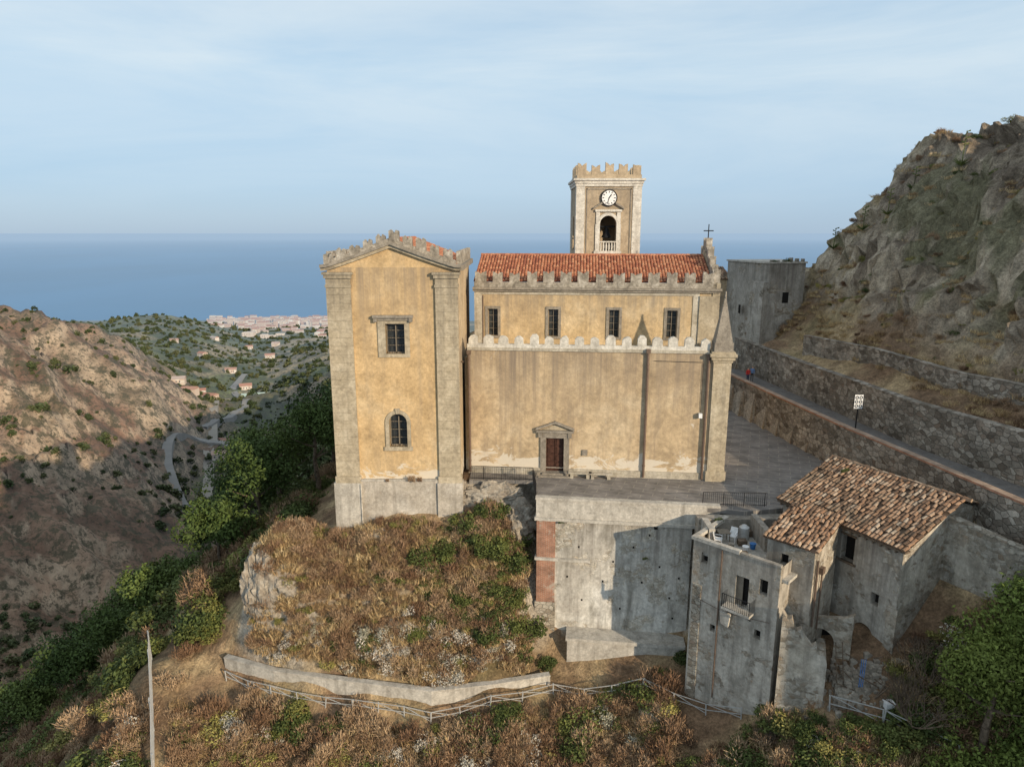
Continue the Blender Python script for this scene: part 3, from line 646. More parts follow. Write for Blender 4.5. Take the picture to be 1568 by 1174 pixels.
# ================================================================ RUINED HOUSES
def frame(p,q):
    p=Vector((p[0],p[1],0));q=Vector((q[0],q[1],0)); return p,math.atan2(q.y-p.y,q.x-p.x),(q-p).length
E1=(18.6,43.9);E2=(22.65,36.4)
o,yw,l=frame(E1,E2); dpt=5.15
hs=empty('ruined_house',o,yw); HP=lambda mb,name,mats: mb.obj(name,mats,hs)
mb=MB()
mb.wall(0,l,-8.5,.85,[(4.6,5.5,-1.4,.3),(2.0,2.9,-6.8,-4.6,1),(6.0,7.3,-7.6,-4.9,1),(6.9,7.4,-3.4,-2.6)],0,.5,0,1)
mb.face([(l,0,-8.5),(l,dpt,-8.5),(l,dpt,2.8),(l,0,.85)],2); mb.face([(l,dpt,-8.5),(l,2*dpt-1.5,-8.5),(l,2*dpt-1.5,1.4),(l,dpt,2.8)],2)
mb.face([(0,0,-8.5),(0,dpt,-8.5),(0,dpt,2.8),(0,0,.85)],0); mb.face([(0,2*dpt,-8.5),(l,2*dpt,-8.5),(l,2*dpt,.85),(0,2*dpt,.85)],0)
mb.box(4.4,5.7,-.1,.1,-1.52,-1.4,3); mb.box(4.5,5.6,-.05,.2,.3,.42,3); mb.box(l-.5,l+.12,-.09,-.002,-8.5,-3.0,2)
HP(mb,'walls',[M_house,M_dark,M_housel,M_bark])
mb=MB()
tiles(mb,(-.35,-.35,.9),(l+.3,-.35,.9),(-.35,dpt,3.05),.25,.4,.05,0,.02)
tiles(mb,(-.35,2*dpt+.3,.9),(l+.3,2*dpt+.3,.9),(-.35,dpt,3.05),.25,.4,.04)
for i in range(22): mb.tube((-.35+i*.43,dpt,3.08+random.uniform(-.04,.04)),(-.35+i*.43+.46,dpt,3.08),.15,.12,8)
HP(mb,'tile_roof',[M_tileO])
mb=MB(); mb.box(-.3,l+.25,-.28,.2,.72,.84); 
for i in range(18): mb.box(i*.48,i*.48+.1,-.33,0,.6,.72)
HP(mb,'eave_beams',[M_bark])
T1=(15.75,38.95);T2=(17.8,36.95)
o,yw,l=frame(T1,T2)
tg=empty('ruined_house_wing',o,yw); 
mb=MB(); mb.wall(0,l,-12,.45,[(.9,1.35,-.95,-.3)],0,.3,0,1)
mb.wall(0,l,-12,-.0,[],3.6,.3,0)
for x_,mm in ((0,0),(l,2)): mb.face([(x_,0,-12),(x_,3.7,-12),(x_,3.7,1.3),(x_,0,.45)],mm)
mb.obj('walls',[M_house,M_dark,M_housel],tg)
mb=MB(); tiles(mb,(-.25,-.25,.5),(l+.25,-.25,.5),(-.25,3.9,1.45),.25,.4,.05,0,.02); mb.obj('tile_roof',[M_tileO],tg)
mb=MB(); mb.tube((l+.12,.3,-4.5),(l+.12,.3,-.2),.07); mb.tube((l+.14,1.1,-5),(l+.14,1.1,-1.2),.05); mb.box(l+.02,l+.25,.9,1.3,-1.3,-.9); mb.obj('pipes',[M_pipe],tg)
L1=(11.7,40.7);L2=(15.8,36.75)
o,yw,l=frame(L1,L2)
lh=empty('terrace_house',o,yw)
mb=MB()
mb.wall(0,l,-12.5,-.5,[(3.0,3.85,-3.9,-1.9),(.6,1.05,-1.9,-1.2),(4.4,4.8,-5.6,-5.0),(1.5,1.85,-6.4,-5.9),(4.5,5.0,-2.6,-1.6)],0,.4,0,1)
mb.face([(0,0,-12.5),(0,4.4,-12.5),(0,4.4,-.5),(0,0,-.5)],0); mb.face([(l,0,-12.5),(l,4.4,-12.5),(l,4.4,-.5),(l,0,-.5)],0)
mb.box(-.05,l+.4,.25,5.2,-1.5,-1.3,2)
mb.box(-.12,l*.55,-.1,.25,-.5,-.28,2); mb.box(-.12,.2,.25,4.4,-.5,-.28,2); mb.box(l*.55,l,-.06,.25,-.5,-.36,0)
mb.box(.15,.75,-.07,.05,-12,-3.5,3); mb.prism([(2.2,-4.5),(2.9,-4.6),(2.8,-5.5),(2.3,-5.4)],-.25,0,2)
mb.obj('walls',[M_house,M_dark,M_conc,M_rub],lh)
mb=MB(); mb.box(2.5,4.35,-.8,0,-4.05,-3.9,0)
for i in range(15): mb.tube((2.55+i*.125,-.77,-3.9),(2.55+i*.125,-.77,-3.0),.014,.014,4,1)
for i in range(6):
    for xx in (2.52,4.33): mb.tube((xx,-.77+i*.14,-3.9),(xx,-.77+i*.14,-3.0),.014,.014,4,1)
mb.tube((2.5,-.77,-3.0),(4.35,-.77,-3.0),.022,.022,5,1)
for xx in (2.7,4.1): mb.tube((xx,-.7,-4.05),(xx,0,-4.6),.04,.04,5,1)
mb.obj('balcony',[M_conc,M_iron],lh)
mb=MB(); mb.box(3.0,3.4,.2,.25,-3.9,-1.9);  mb.obj('shutter',[M_frame],lh)
mb=MB(); mb.tube((2.0,-.06,-11),(2.0,-.06,-.6),.045); mb.tube((.2,-.06,-4.4),(2.4,-.06,-4.7),.015,None,4); mb.tube((2.4,-.06,-4.7),(5.3,-.06,-4.2),.015,None,4); mb.obj('drainpipe_and_cables',[M_pipe],lh)
mb=MB(); mb.box(12.7,16.4,43.3,44.1,-9,-.3,0); mb.box(16.4,19,43.4,44.4,-9,-.32,0); mb.box(12.9,13.3,41.5,43.3,-2,-.2,1); mb.box(16.2,16.6,40.5,43.3,-2,.1,0); mb.obj('terrace_corner_wall',[M_house,M_conc])
o,yw,l=frame((15.9,36.2),(18.3,35.2)); rwl=empty('ruined_wall',o,yw)
prof=[(0,-12.5),(l,-12.5),(l,-5.8),(l*.93,-5.2),(l*.84,-5.3),(l*.74,-4.7),(l*.66,-4.9),(l*.52,-4.5),(l*.42,-3.9),(l*.3,-4.1),(l*.2,-3.3),(l*.1,-3.4),(0,-3.0)]
mb=MB(); mb.prism(prof,0,.5,0); mb.box(l-.5,l,.5,3,-11,-5.9,0)
mb.obj('walls',[M_housel],rwl)
o,yw,l=frame((18.0,38.4),(20.4,36.7)); ra=empty('ruined_archway',o,yw)
mb=MB(); mb.wall(0,l,-8.6,-4.6,[(.5,2.0,-8.6,-5.0,1)],0,.45,0)
mb.prism([(0,-4.6),(l,-4.6),(l,-3.6),(l*.8,-4.0),(l*.5,-4.25),(l*.2,-4.45)],0,.45,0); mb.obj('walls',[M_housel],ra)
mb=MB(); mb.box(.2,2.2,1.3,1.4,-8.6,-5,0); mb.obj('room_shade_panel',[M_dark],ra)  # near-black panel, paints the shade of a room behind the arch
ribbonwall('rubble_boundary_wall',[(26.3,38.4),(27.8,35.8),(30.5,31),(32.5,27)],-8,1.4,.5,[M_housel,M_rub],.1,ztop=[2.0,1.6,1.1,.9])
Hs=lambda x,y: float(H([x],[y])[0])
yd=Hs(20.6,35.6)
mb=MB()
for i in range(3): mb.tube((20.2+i*.1,35.0,yd),(20.7+i*.13,35.9,yd+1.2),.02,.02,6)
mb.obj('blue_pipes',[M_blue])
zz=Hs(21.6,34.2); mb=MB(); mb.box(21.3,21.75,33.9,34.25,zz,zz+.4);mb.box(21.25,21.8,33.85,34.3,zz+.4,zz+.46);mb.obj('white_crate',[M_wht])
zz=Hs(19.4,36.2); mb=MB()
for xx in (19.2,19.6): mb.tube((xx,35.6,zz),(xx+.15,36.5,zz+2.1),.03,.03,5)
for i in range(7): t=.1+i*.13; mb.tube((19.2+.15*t,35.6+.9*t,zz+2.1*t),(19.6+.15*t,35.6+.9*t,zz+2.1*t),.02,.02,5)
mb.obj('ladder',[M_bark])
R_=random.Random(5)
mb=MB()
for i in range(16):
    x=R_.uniform(18.8,22.6);y=R_.uniform(34.6,36.6); z=Hs(x,y)+.1; a_=R_.uniform(0,3.1); q=R_.uniform(.6,1.5); mb.tube((x,y,z),(x+q*math.cos(a_),y+q*math.sin(a_)*.5,z+R_.uniform(0,.7)),.045,.04,4)
mb.obj('timber_planks',[M_bark])
mb=MB()
for i in range(260):
    x=R_.gauss(20.3,1.1);y=R_.gauss(35.6,.6); s=R_.uniform(.05,.2); z=Hs(x,y); mb.prismz([(x-s,y-s*.8),(x+s,y-s*.6),(x+s*.8,y+s),(x-s*.7,y+s*.8)],z-.1,z+s*R_.uniform(.6,1.6))
mb.obj('rubble_pile',[M_rockb])
def chair(loc,yaw):
    e=empty('plastic_chair',loc,yaw); mb=MB()
    mb.box(-.24,.24,-.24,.24,.42,.46); mb.prismx([(.2,.46),(.25,.46),(.36,.92),(.31,.92)],-.23,.23)
    for sx in (-.21,.21):
        for sy in (-.21,.21): mb.tube((sx,sy,0),(sx*.95,sy*.95,.43),.025,.03,6)
        mb.box(sx-.03,sx+.03,-.22,.28,.64,.67); mb.tube((sx,-.2,.44),(sx,-.2,.65),.02)
    mb.obj('seat_back_legs',[M_wht],e)
chair((13.5,41.4,-1.28),1.2); chair((14.6,41.9,-1.28),-.6)
e=empty('plastic_table',(14.0,42.0,-1.28)); mb=MB(); mb.box(-.4,.4,-.35,.35,.68,.72)
for sx in (-.33,.33):
    for sy in (-.3,.3): mb.tube((sx,sy,0),(sx,sy,.68),.03)
mb.obj('top_and_legs',[M_frame],e)
def bucket(loc,mat,name):
    mb=MB(); x,y,z=loc; mb.tube((x,y,z),(x,y,z+.34),.15,.2,12); mb.tube((x,y,z+.33),(x,y,z+.37),.22,.22,12); mb.obj(name,[mat])
bucket((15.6,40.9,-1.28),M_blue,'bucket'); bucket((13.0,40.6,-1.28),M_redp,'bucket'); bucket((15.0,40.5,-1.28),M_wht,'bucket'); bucket((14.2,40.9,-1.28),M_trim,'bucket')
mb=MB(); mb.tube((15.5,42.4,-1.28),(15.5,42.4,-.45),.34,.34,16); mb.tube((15.5,42.4,-.45),(15.5,42.4,-.3),.34,.15,16); mb.obj('water_tank',[M_galv])
mb=MB()
for (x,y,s) in ((13.3,42.5,.3),(13.9,42.9,.25),(15.1,41.5,.28),(14.7,39.9,.22),(15.9,42.9,.3)): mb.box(x-s,x+s,y-s*.8,y+s*.8,-1.29,-1.29+s*1.3)
mb.obj('wooden_crates',[M_bark])
sg=empty('street_sign',(27.5,52.6,2.7)); mb=MB()
mb.tube((0,0,0),(0,0,2.5),.06,.045,8,0); mb.tube((0,0,0),(0,0,.3),.13,.1,8,0)
mb.box(-.34,.34,-.05,.0,2.35,3.5,1)
for x0,x1,z0,z1 in ((-.34,.34,2.3,2.35),(-.34,.34,3.5,3.56),(-.4,-.34,2.3,3.56),(.34,.4,2.3,3.56)): mb.box(x0,x1,-.06,.01,z0,z1,0)
for i in range(3):
    for sx in (-1,1):
        for k in range(8):
            a0=math.pi*2*k/8;a1=math.pi*2*(k+1)/8; cz=2.58+i*.34
            mb.tube((sx*.16+.1*math.cos(a0),-.065,cz+.12*math.sin(a0)),(sx*.16+.1*math.cos(a1),-.065,cz+.12*math.sin(a1)),.03,.03,4,0)
mb.obj('pole_and_panel',[M_iron,M_wht],sg)
fxp=lambda y: np.interp(y,[34.5,37,40,43.5,46],[-21.5,-22.8,-24.2,-26,-27.3])
def fence(name,pts,h,mesh=True,sp=2.0):
    mb=MB(); R2=random.Random(3)
    for i in range(len(pts)-1):
        p=np.array(pts[i],float);q=np.array(pts[i+1],float); n=max(1,int(np.hypot(*(q-p))/sp)); prev=None
        for k in range(n+1):
            c=p+(q-p)*k/n; z=Hs(c[0],c[1]); cur=Vector((c[0],c[1],z)); ln=Vector((R2.uniform(-.12,.12),R2.uniform(-.12,.12),h))
            mb.tube(cur-Vector((0,0,.2)),cur+ln,.045,.045,6)
            if prev is not None:
                for t in (np.linspace(.04,1,16) if mesh else (.45,.98)): mb.tube(prev+Vector((0,0,h*t)),cur+Vector((0,0,h*t)),.016 if mesh else .03,None,4)
                if mesh:
                    for u in np.linspace(0,1,16): c2=prev.lerp(cur,u); mb.tube(c2,c2+Vector((0,0,h)),.014,.014,3)
                else: mb.tube(prev+Vector((0,0,h)),cur+Vector((0,0,.1)),.025,.025,4)
            prev=cur
    return mb.obj(name,[M_galv])
fence('wire_fence',[(-27.3,46),(-26,43.5),(-24.2,40),(-22.8,37),(-21.5,34.5)],2.5)
fence('tube_fence',[(-20.8,43.9),(-17,42.3),(-11,41.1),(-5.5,40.1),(-1.5,40.8),(2.9,42.0),(9,41.4),(14.5,37.6)],.8,False,1.7)
fence('tube_fence',[(18.6,34.9),(21,33.6),(24.2,31.6)],1.0,False,2)

# ================================================================ RIGHT VILLAGE BUILDINGS
vb=empty('stone_building',(31.3,84,0),0)
mb=MB()
mb.prismz([(0,0),(4.8,1.0),(4.5,9),(-2.6,8)],0,15.0,0); mb.prismz([(-.15,-.15),(4.95,.85),(4.65,9.1),(-2.8,8.1)],15.0,15.2,1)
for i in range(6):
    t=i/5*.86+.02; x=4.8*t; y=1.0*t; w=.5*random.uniform(.7,1.1); mb.prismz([(x,y),(x+w,y+.1),(x+w,y+.5),(x,y+.4)],15.2,15.2+random.uniform(.15,.5),0)
mb.prismz([(-.9,-.9),(0.05,-.2),(-.6,2),(-1.6,1.8)],0,12.8,0)
for (x,z) in ((-1.2,12),(-1.9,8.5)): mb.box(x-.02,x+.02,3.9,4.6,z,z+1.1,2)
mb.prismz([(2.0,.36),(2.8,.53),(2.8,.6),(2.0,.6)],10.2,11.5,2)
mb.obj('walls',[M_bldg,M_conc,M_dark],vb)
vb2=empty('village_house',(25.5,92,0),0)
mb=MB(); mb.box(-2,3.5,.25,8,-1,12.6,0); mb.wall(-2,3.5,-1,12.6,[(-.5,.3,8,9.5),(1.5,2.3,8,9.5)],-.01,.2,0,1); mb.obj('walls',[M_ochre2,M_dark],vb2)
mb=MB(); tiles(mb,(-2.3,-.3,12.6),(3.8,-.3,12.6),(-2.3,4,14),.26,.42,.03); mb.obj('tile_roof',[M_tileO],vb2)

# ================================================================ TERRAIN MESHES
def grid_mesh(name,X,Y,Z,colfn,mat,keep=None):
    nr,nc=X.shape; v=np.stack([X,Y,Z],-1).reshape(-1,3)
    idx=np.arange(nr*nc).reshape(nr,nc); f=np.stack([idx[:-1,:-1],idx[:-1,1:],idx[1:,1:],idx[1:,:-1]],-1).reshape(-1,4)
    if keep is not None: f=f[keep.ravel()]
    col=colfn(v[:,0].copy(),v[:,1].copy(),v[:,2].copy(),X,Y,Z)
    if name.startswith('hill'):
        hm=hill_mask(v[:,0],v[:,1])*(1-sstep(np.hypot(v[:,0],v[:,1]-50),60,90)); x,y,z=v[:,0].copy(),v[:,1].copy(),v[:,2].copy()
        v[:,0]-=hm*(fbm(y,z*1.3,5,4,131,True)*1.6+fbm(y*1.0,z*1.6,1.7,3,135,True)*.7); v[:,1]-=hm*(fbm(x,z*1.3,4,3,137,True)*.9)
    me=bpy.data.meshes.new(name); me.vertices.add(len(v)); me.vertices.foreach_set('co',v.ravel())
    me.loops.add(f.size); me.loops.foreach_set('vertex_index',f.ravel().astype(np.int32)); me.polygons.add(len(f))
    me.polygons.foreach_set('loop_start',np.arange(0,f.size,4,dtype=np.int32)); me.update(calc_edges=True)
    me.polygons.foreach_set('use_smooth',[name.startswith('valley')]*len(f))
    ca=me.color_attributes.new('col','FLOAT_COLOR','POINT'); ca.data.foreach_set('color',np.concatenate([col,np.ones((len(col),1))],1).ravel())
    me.materials.append(mat); me.validate(); o=bpy.data.objects.new(name,me); return link(o)
def hazemix(nt,sh,y0=250,y1=4500,mx=.62,HAZ=(.38,.49,.61,1)):  # aerial haze painted into the material as emission, stronger with distance
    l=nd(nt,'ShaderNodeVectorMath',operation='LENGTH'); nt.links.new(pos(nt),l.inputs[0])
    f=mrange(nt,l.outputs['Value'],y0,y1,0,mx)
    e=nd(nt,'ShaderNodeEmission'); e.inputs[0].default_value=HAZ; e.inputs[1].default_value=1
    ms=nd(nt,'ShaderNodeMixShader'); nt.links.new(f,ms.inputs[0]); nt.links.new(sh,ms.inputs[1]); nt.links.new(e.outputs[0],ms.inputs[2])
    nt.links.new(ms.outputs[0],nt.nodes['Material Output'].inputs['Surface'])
def terrmat(name,sc,bst,bd,haze=False):
    m,nt,b=newmat(name); a=nd(nt,'ShaderNodeAttribute',attribute_name='col'); g=pos(nt)
    n1=noise(nt,g,sc,7,.78,.5)
    f=ramp(nt,n1,[(.3,.45),(.5,.95),(.7,1.5)]); c=mix(nt,1,a.outputs['Color'],f,'MULTIPLY')
    if haze:
        s1=ramp(nt,noise(nt,g,.13,5,.75),[(.51,0.),(.57,.8)]); c=mix(nt,s1,c,(.075,.07,.038))
        s2=ramp(nt,noise(nt,g,.45,4,.7),[(.53,0.),(.60,.7)]); c=mix(nt,s2,c,(.065,.06,.033))
    else:
        f2=ramp(nt,noise(nt,g,sc*6,4,.7),[(.35,.65),(.65,1.3)]); c=mix(nt,1,c,f2,'MULTIPLY')
    nt.links.new(c,b.inputs[0]); bump(nt,b,n1,bst,bd)
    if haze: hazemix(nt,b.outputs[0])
    return m
def lerp(a,b,t): return a*(1-t[:,None])+b*t[:,None]
def slope_of(X,Y,Z):
    gx0=np.gradient(X,axis=1);gz=np.gradient(Z,axis=1);gy0=np.gradient(Y,axis=0);gz2=np.gradient(Z,axis=0)
    return np.hypot(gz/np.where(abs(gx0)<1e-6,1,gx0),gz2/np.where(abs(gy0)<1e-6,1,gy0)).ravel()
A_=lambda *c: np.array(c,float)[None,:]
def col_near(x,y,z,X,Y,Z):
    s=slope_of(X,Y,Z); n1=fbm(x,y,4,5,51); n2=fbm(x,y,14,4,55); n3=fbm(x,y,1.6,4,58)
    c=lerp(np.repeat(A_(.21,.135,.08),len(x),0),A_(.42,.31,.175),sstep(n1+.4*n3,-.25,.35))
    c=lerp(c,A_(.12,.11,.045),sstep(n2+.3*n1,-.05,.3)*.6)
    left=sstep(-x,22,34); c=lerp(c,A_(.13,.11,.055),left*.6)
    c=lerp(c,A_(.40,.35,.28),sstep(s+.4*n1,1.5,2.4)*(1-left*.7))
    hm=hill_mask(x,y); rock=lerp(np.repeat(A_(.165,.13,.095),len(x),0),A_(.46,.385,.285),sstep(n1+.25*(s-1.2)+.5*n3,-.4,.6)); rock=lerp(rock,A_(.22,.165,.08),sstep(n2+.6*n1,-.1,.25)*.8*(1-sstep(s,1.5,2.6)))
    rock=lerp(rock,A_(.09,.095,.04),sstep(n1*.8-n2+.5*n3,.25,.5)*.7)
    scree=sstep(x,33,35)*(1-sstep(z,9,13))*(1-sstep(x,42,46)); rock=lerp(rock,A_(.38,.315,.225),scree*.6)
    c=lerp(c,rock,hm); return c
def col_far(x,y,z,X,Y,Z):
    s=slope_of(X,Y,Z); n1=fbm(x,y,28,6,61); n2=fbm(x,y,110,4,65); n3=fbm(x,y,70,3,69)
    brown=lerp(np.repeat(A_(.21,.125,.08),len(x),0),A_(.37,.25,.165),sstep(n1,-.3,.35))
    brown=lerp(brown,A_(.10,.09,.045),sstep(n2+.8*n1,.2,.55)*.55)
    green=lerp(np.repeat(A_(.06,.08,.03),len(x),0),A_(.15,.165,.065),sstep(n1,-.3,.3))
    green=lerp(green,A_(.38,.29,.18),sstep(n3+.5*n1,.05,.28)*.75)
    t=x/np.maximum(y,1)
    g=np.maximum(sstep(y,560,760),sstep(-(z+.0),138,150)*.9)
    g=np.maximum(g, sstep(t,-.5,-.35)*sstep(y,60,90)*.4)
    c=lerp(brown,green,np.clip(g,0,1)); c=lerp(c,A_(.48,.37,.26),sstep(s+.5*n1,1.05,1.6)*(1-g)*.75); return c
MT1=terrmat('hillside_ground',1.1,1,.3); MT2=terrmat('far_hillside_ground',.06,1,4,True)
gx=np.arange(-80,80.1,.4); gy=np.arange(-40,115.1,.4); X,Y=np.meshgrid(gx,gy); Z=H(X,Y).reshape(X.shape)
grid_mesh('hillside_terrain',X,Y,Z,col_near,MT1)
tt=np.linspace(-1.58,1.58,700); yy=np.exp(np.linspace(math.log(45),math.log(2880),480)); T_,Y=np.meshgrid(tt,yy); X=T_*Y; Z=H(X,Y).reshape(X.shape)
ins=(np.abs(X)<79)&(Y<114); Z=np.where(ins,Z-1.5,Z)
keep=~(ins[:-1,:-1]&ins[1:,1:]&ins[:-1,1:]&ins[1:,:-1])
grid_mesh('valley_terrain',X,Y,Z,col_far,MT2,keep)
m,nt,b=newmat('sea_water'); g=pos(nt)
b.inputs['Roughness'].default_value=.35
f=ramp(nt,noise(nt,mapping(nt,(.0006,.00025,1)),1,5,.6),[(.3,.88),(.7,1.12)]); nt.links.new(mix(nt,1,(.05,.17,.33),f,'MULTIPLY'),b.inputs[0])
bump(nt,b,noise(nt,g,.03,4,.6),.25,2)
hazemix(nt,b.outputs[0],1000,34000,.97,(.375,.51,.665,1))  # horizon haze painted over the water as sky-coloured emission
mb=MB(); SEA=-301.5; ys=[1800,4000,8000,16000,32000,64000,150000]
for i in range(6): mb.face([(-150000,ys[i],SEA),(150000,ys[i],SEA),(150000,ys[i+1],SEA),(-150000,ys[i+1],SEA)])
mb.obj('sea',[m])

# ================================================================ FAR BUILDINGS, ROADS
def hazed(name,c):
    m,nt,b=newmat(name); a=nd(nt,'ShaderNodeAttribute',attribute_name='rnd')
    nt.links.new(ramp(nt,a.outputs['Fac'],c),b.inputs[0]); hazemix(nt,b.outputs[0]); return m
M_town=hazed('town_walls',[(0,(.58,.53,.46)),(.4,(.52,.40,.30)),(.7,(.66,.63,.57)),(1,(.46,.31,.23))])
M_troof=hazed('town_roofs',[(0,(.36,.17,.11)),(.6,(.38,.22,.16)),(1,(.42,.37,.33))]); M_tw=hazed('town_windows',[(0,(.08,.08,.08)),(1,(.13,.13,.14))])
mb=MB()
for i in range(620):
    t=random.uniform(-.45,-.2); y=random.uniform(2120,2520) if random.random()<.7 else random.uniform(1500,2300); x=t*y
    if t<-.41 and random.random()<.6: continue
    if y<2050 and random.random()<.35: continue
    z=Hs(x,y)-2; w=random.uniform(9,24);d=random.uniform(9,16);h=random.choice((7,7,10,13,16,20)) if y>2000 else random.choice((5,6,8)); c=random.random()
    mb.box(x,x+w,y,y+d,z,z+h+2,0,c)
    for fl in range(int(h//3.2)):
        for k in range(int(w//4)): mb.face([(x+1.5+k*4,y-.05,z+3+fl*3.2),(x+2.9+k*4,y-.05,z+3+fl*3.2),(x+2.9+k*4,y-.05,z+4.6+fl*3.2),(x+1.5+k*4,y-.05,z+4.6+fl*3.2)],2)
    if random.random()<.6: mb.prismx([(y-.6,z+h+2.01),(y+d+.6,z+h+2.01),(y+d/2,z+h+4.5)],x-.6,x+w+.6,1)
mb.obj('coastal_town',[M_town,M_troof,M_tw])
def farmhouse(t,y,w,d,h,name='farmhouse',yaw=.3,wallmat=None,roofmat=None):
    x=t*y; z=Hs(x,y)-1; e=empty(name,(x,y,z),yaw); mb=MB(); hs=[(-w/2+1.2+k*3,-w/2+2.2+k*3,h*.45,h*.75) for k in range(int((w-2)//3))]
    mb.wall(-w/2,w/2,0,h,hs,-d/2,.3,0,1); mb.box(-w/2,w/2,-d/2+.35,d/2,0,h,0); mb.obj('walls',[wallmat or M_town,M_tw],e)
    mb=MB(); mb.prismx([(-d/2-.5,h+.01),(d/2+.5,h+.01),(0,h+d*.25)],-w/2-.5,w/2+.5,0); mb.obj('roof',[roofmat or M_troof],e)
M_gh=hazed('greenhouse_sheet',[(0,(.34,.43,.38)),(1,(.42,.50,.45))]); M_pr=hazed('pink_red_wall',[(0,(.42,.14,.10)),(1,(.45,.18,.13))])
farmhouse(-.385,730,30,18,7,'greenhouse',roofmat=M_gh,wallmat=M_gh)
for t,y,w,d,h in ((-.505,640,18,9,6),(-.485,620,14,9,7),(-.44,560,12,8,6),(-.40,820,14,10,7),(-.36,1150,16,10,7),(-.47,700,12,8,6),(-.39,1300,14,10,7),(-.50,1100,12,9,6),(-.455,665,14,9,6),(-.42,900,14,9,7),(-.46,960,12,9,7),(-.35,1350,14,10,7),(-.44,1250,14,9,7),(-.475,505,9,7,6),(-.45,460,9,7,5)):
    farmhouse(t,y,w,d,h,yaw=random.uniform(-.6,.6))
farmhouse(-.505,378,8,6,6,wallmat=M_pr)
M_rd=hazed('valley_road_surface',[(0,(.20,.19,.175)),(1,(.24,.23,.21))])
def ribbon(name,tp,w,mt=None):
    mb=MB(); P=[Vector((t*y,y,0)) for t,y in tp]; pts=[]
    for i in range(len(P)-1):
        p0=P[max(i-1,0)];p1=P[i];p2=P[i+1];p3=P[min(i+2,len(P)-1)]
        for k in range(14):
            u=k/14; pts.append(.5*((2*p1)+(p2-p0)*u+(2*p0-5*p1+4*p2-p3)*u*u+(3*p1-p0-3*p2+p3)*u**3))
    pts.append(P[-1]); zs=[Hs(p.x,p.y) for p in pts]; zs=np.convolve(np.pad(zs,3,mode='edge'),np.ones(7)/7,'valid')+1.9; prev=None
    for i,p in enumerate(pts):
        d=(pts[min(i+1,len(pts)-1)]-pts[max(i-1,0)]).normalized(); n=Vector((-d.y,d.x,0))*w/2
        cur=((p.x+n.x,p.y+n.y,zs[i]),(p.x-n.x,p.y-n.y,zs[i]))
        if prev: 
            mb.face([prev[0],cur[0],cur[1],prev[1]])
            mb.face([prev[1],cur[1],(cur[1][0],cur[1][1],cur[1][2]-6),(prev[1][0],prev[1][1],prev[1][2]-6)]); mb.face([prev[0],cur[0],(cur[0][0],cur[0][1],cur[0][2]-6),(prev[0][0],prev[0][1],prev[0][2]-6)])
        prev=cur
    mb.obj(name,[mt or M_rd])
ribbon('valley_road',[(-.49,350),(-.52,390),(-.53,430),(-.50,470),(-.455,480),(-.41,470),(-.37,480)],6)
ribbon('valley_road',[(-.47,560),(-.43,600),(-.405,650),(-.40,720),(-.42,800),(-.40,900)],7)
M_bed=hazed('riverbed_gravel',[(0,(.26,.23,.19)),(1,(.31,.28,.23))])
ribbon('dry_riverbed',[(-.50,365),(-.47,440),(-.46,520),(-.45,620),(-.44,700)],7,M_bed)

# ================================================================ VEGETATION
def rawquads(name,v,mat,rnd):
    n=len(v)//4; me=bpy.data.meshes.new(name); me.vertices.add(4*n); me.vertices.foreach_set('co',v.ravel().astype(np.float32)); me.loops.add(4*n); me.loops.foreach_set('vertex_index',np.arange(4*n,dtype=np.int32)); me.polygons.add(n); me.polygons.foreach_set('loop_start',np.arange(0,4*n,4,dtype=np.int32)); me.update(calc_edges=True)
    a=me.attributes.new('rnd','FLOAT','FACE'); a.data.foreach_set('value',rnd.astype(np.float32)); me.materials.append(mat); return me
def leafmesh(name,nl,rad,ls,lobes,mat,seed,up=.6,blade=False,shell=.55):
    r=np.random.default_rng(seed)
    C=r.normal(size=(lobes,3)); C/=np.linalg.norm(C,axis=1)[:,None]; C*=r.uniform(.25,.8,(lobes,1)); C[:,2]=np.abs(C[:,2])*up*1.1; RR=r.uniform(.22,.46,lobes)
    li=r.integers(0,len(C),nl); d=r.normal(size=(nl,3)); d/=np.linalg.norm(d,axis=1)[:,None]
    q=shell+(1-shell)*r.random(nl)**.6; q=np.where(r.random(nl)<.15,q*1.3,q)
    c=C[li]+d*(RR[li]*q)[:,None]*np.array([1,1,up+.2]); c=c*rad; c[:,2]+=rad*.25
    nrm=d+r.normal(size=(nl,3))*.7; nrm/=np.linalg.norm(nrm,axis=1)[:,None]
    t=np.cross(nrm,r.normal(size=(nl,3))); t/=np.linalg.norm(t,axis=1)[:,None]; b=np.cross(nrm,t)
    s=ls*r.uniform(.6,1.4,(nl,1)); w=.5
    if blade: t=d*.6+np.array([0,0,.8])+r.normal(size=(nl,3))*.35; t/=np.linalg.norm(t,axis=1)[:,None]; b=np.cross(t,nrm); b/=np.linalg.norm(b,axis=1)[:,None]; w=.12; s=s*2.2
    v=np.stack([c-t*s,c+b*s*w-t*s*.1,c+t*s,c-b*s*w+t*s*.1],1).reshape(-1,3)
    lob=r.random(lobes)[li]
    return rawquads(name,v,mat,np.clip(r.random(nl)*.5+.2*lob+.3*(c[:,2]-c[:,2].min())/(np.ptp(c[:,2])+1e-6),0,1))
F_green=foliage('shrub_green_leaves',(.05,.07,.02),(.08,.10,.028),(.13,.145,.04))
F_yel=foliage('shrub_olive_leaves',(.13,.13,.035),(.20,.19,.055),(.30,.26,.08))
F_dry=foliage('dry_shrub_twigs',(.18,.105,.062),(.29,.19,.115),(.40,.29,.18))
F_pale=foliage('pale_seedhead_shrub',(.40,.36,.29),(.52,.48,.41),(.30,.29,.21))
F_grass=foliage('dry_grass_blades',(.29,.19,.095),(.43,.31,.16),(.53,.41,.23))
F_pine=foliage('pine_needles',(.04,.065,.016),(.06,.09,.022),(.09,.12,.03))
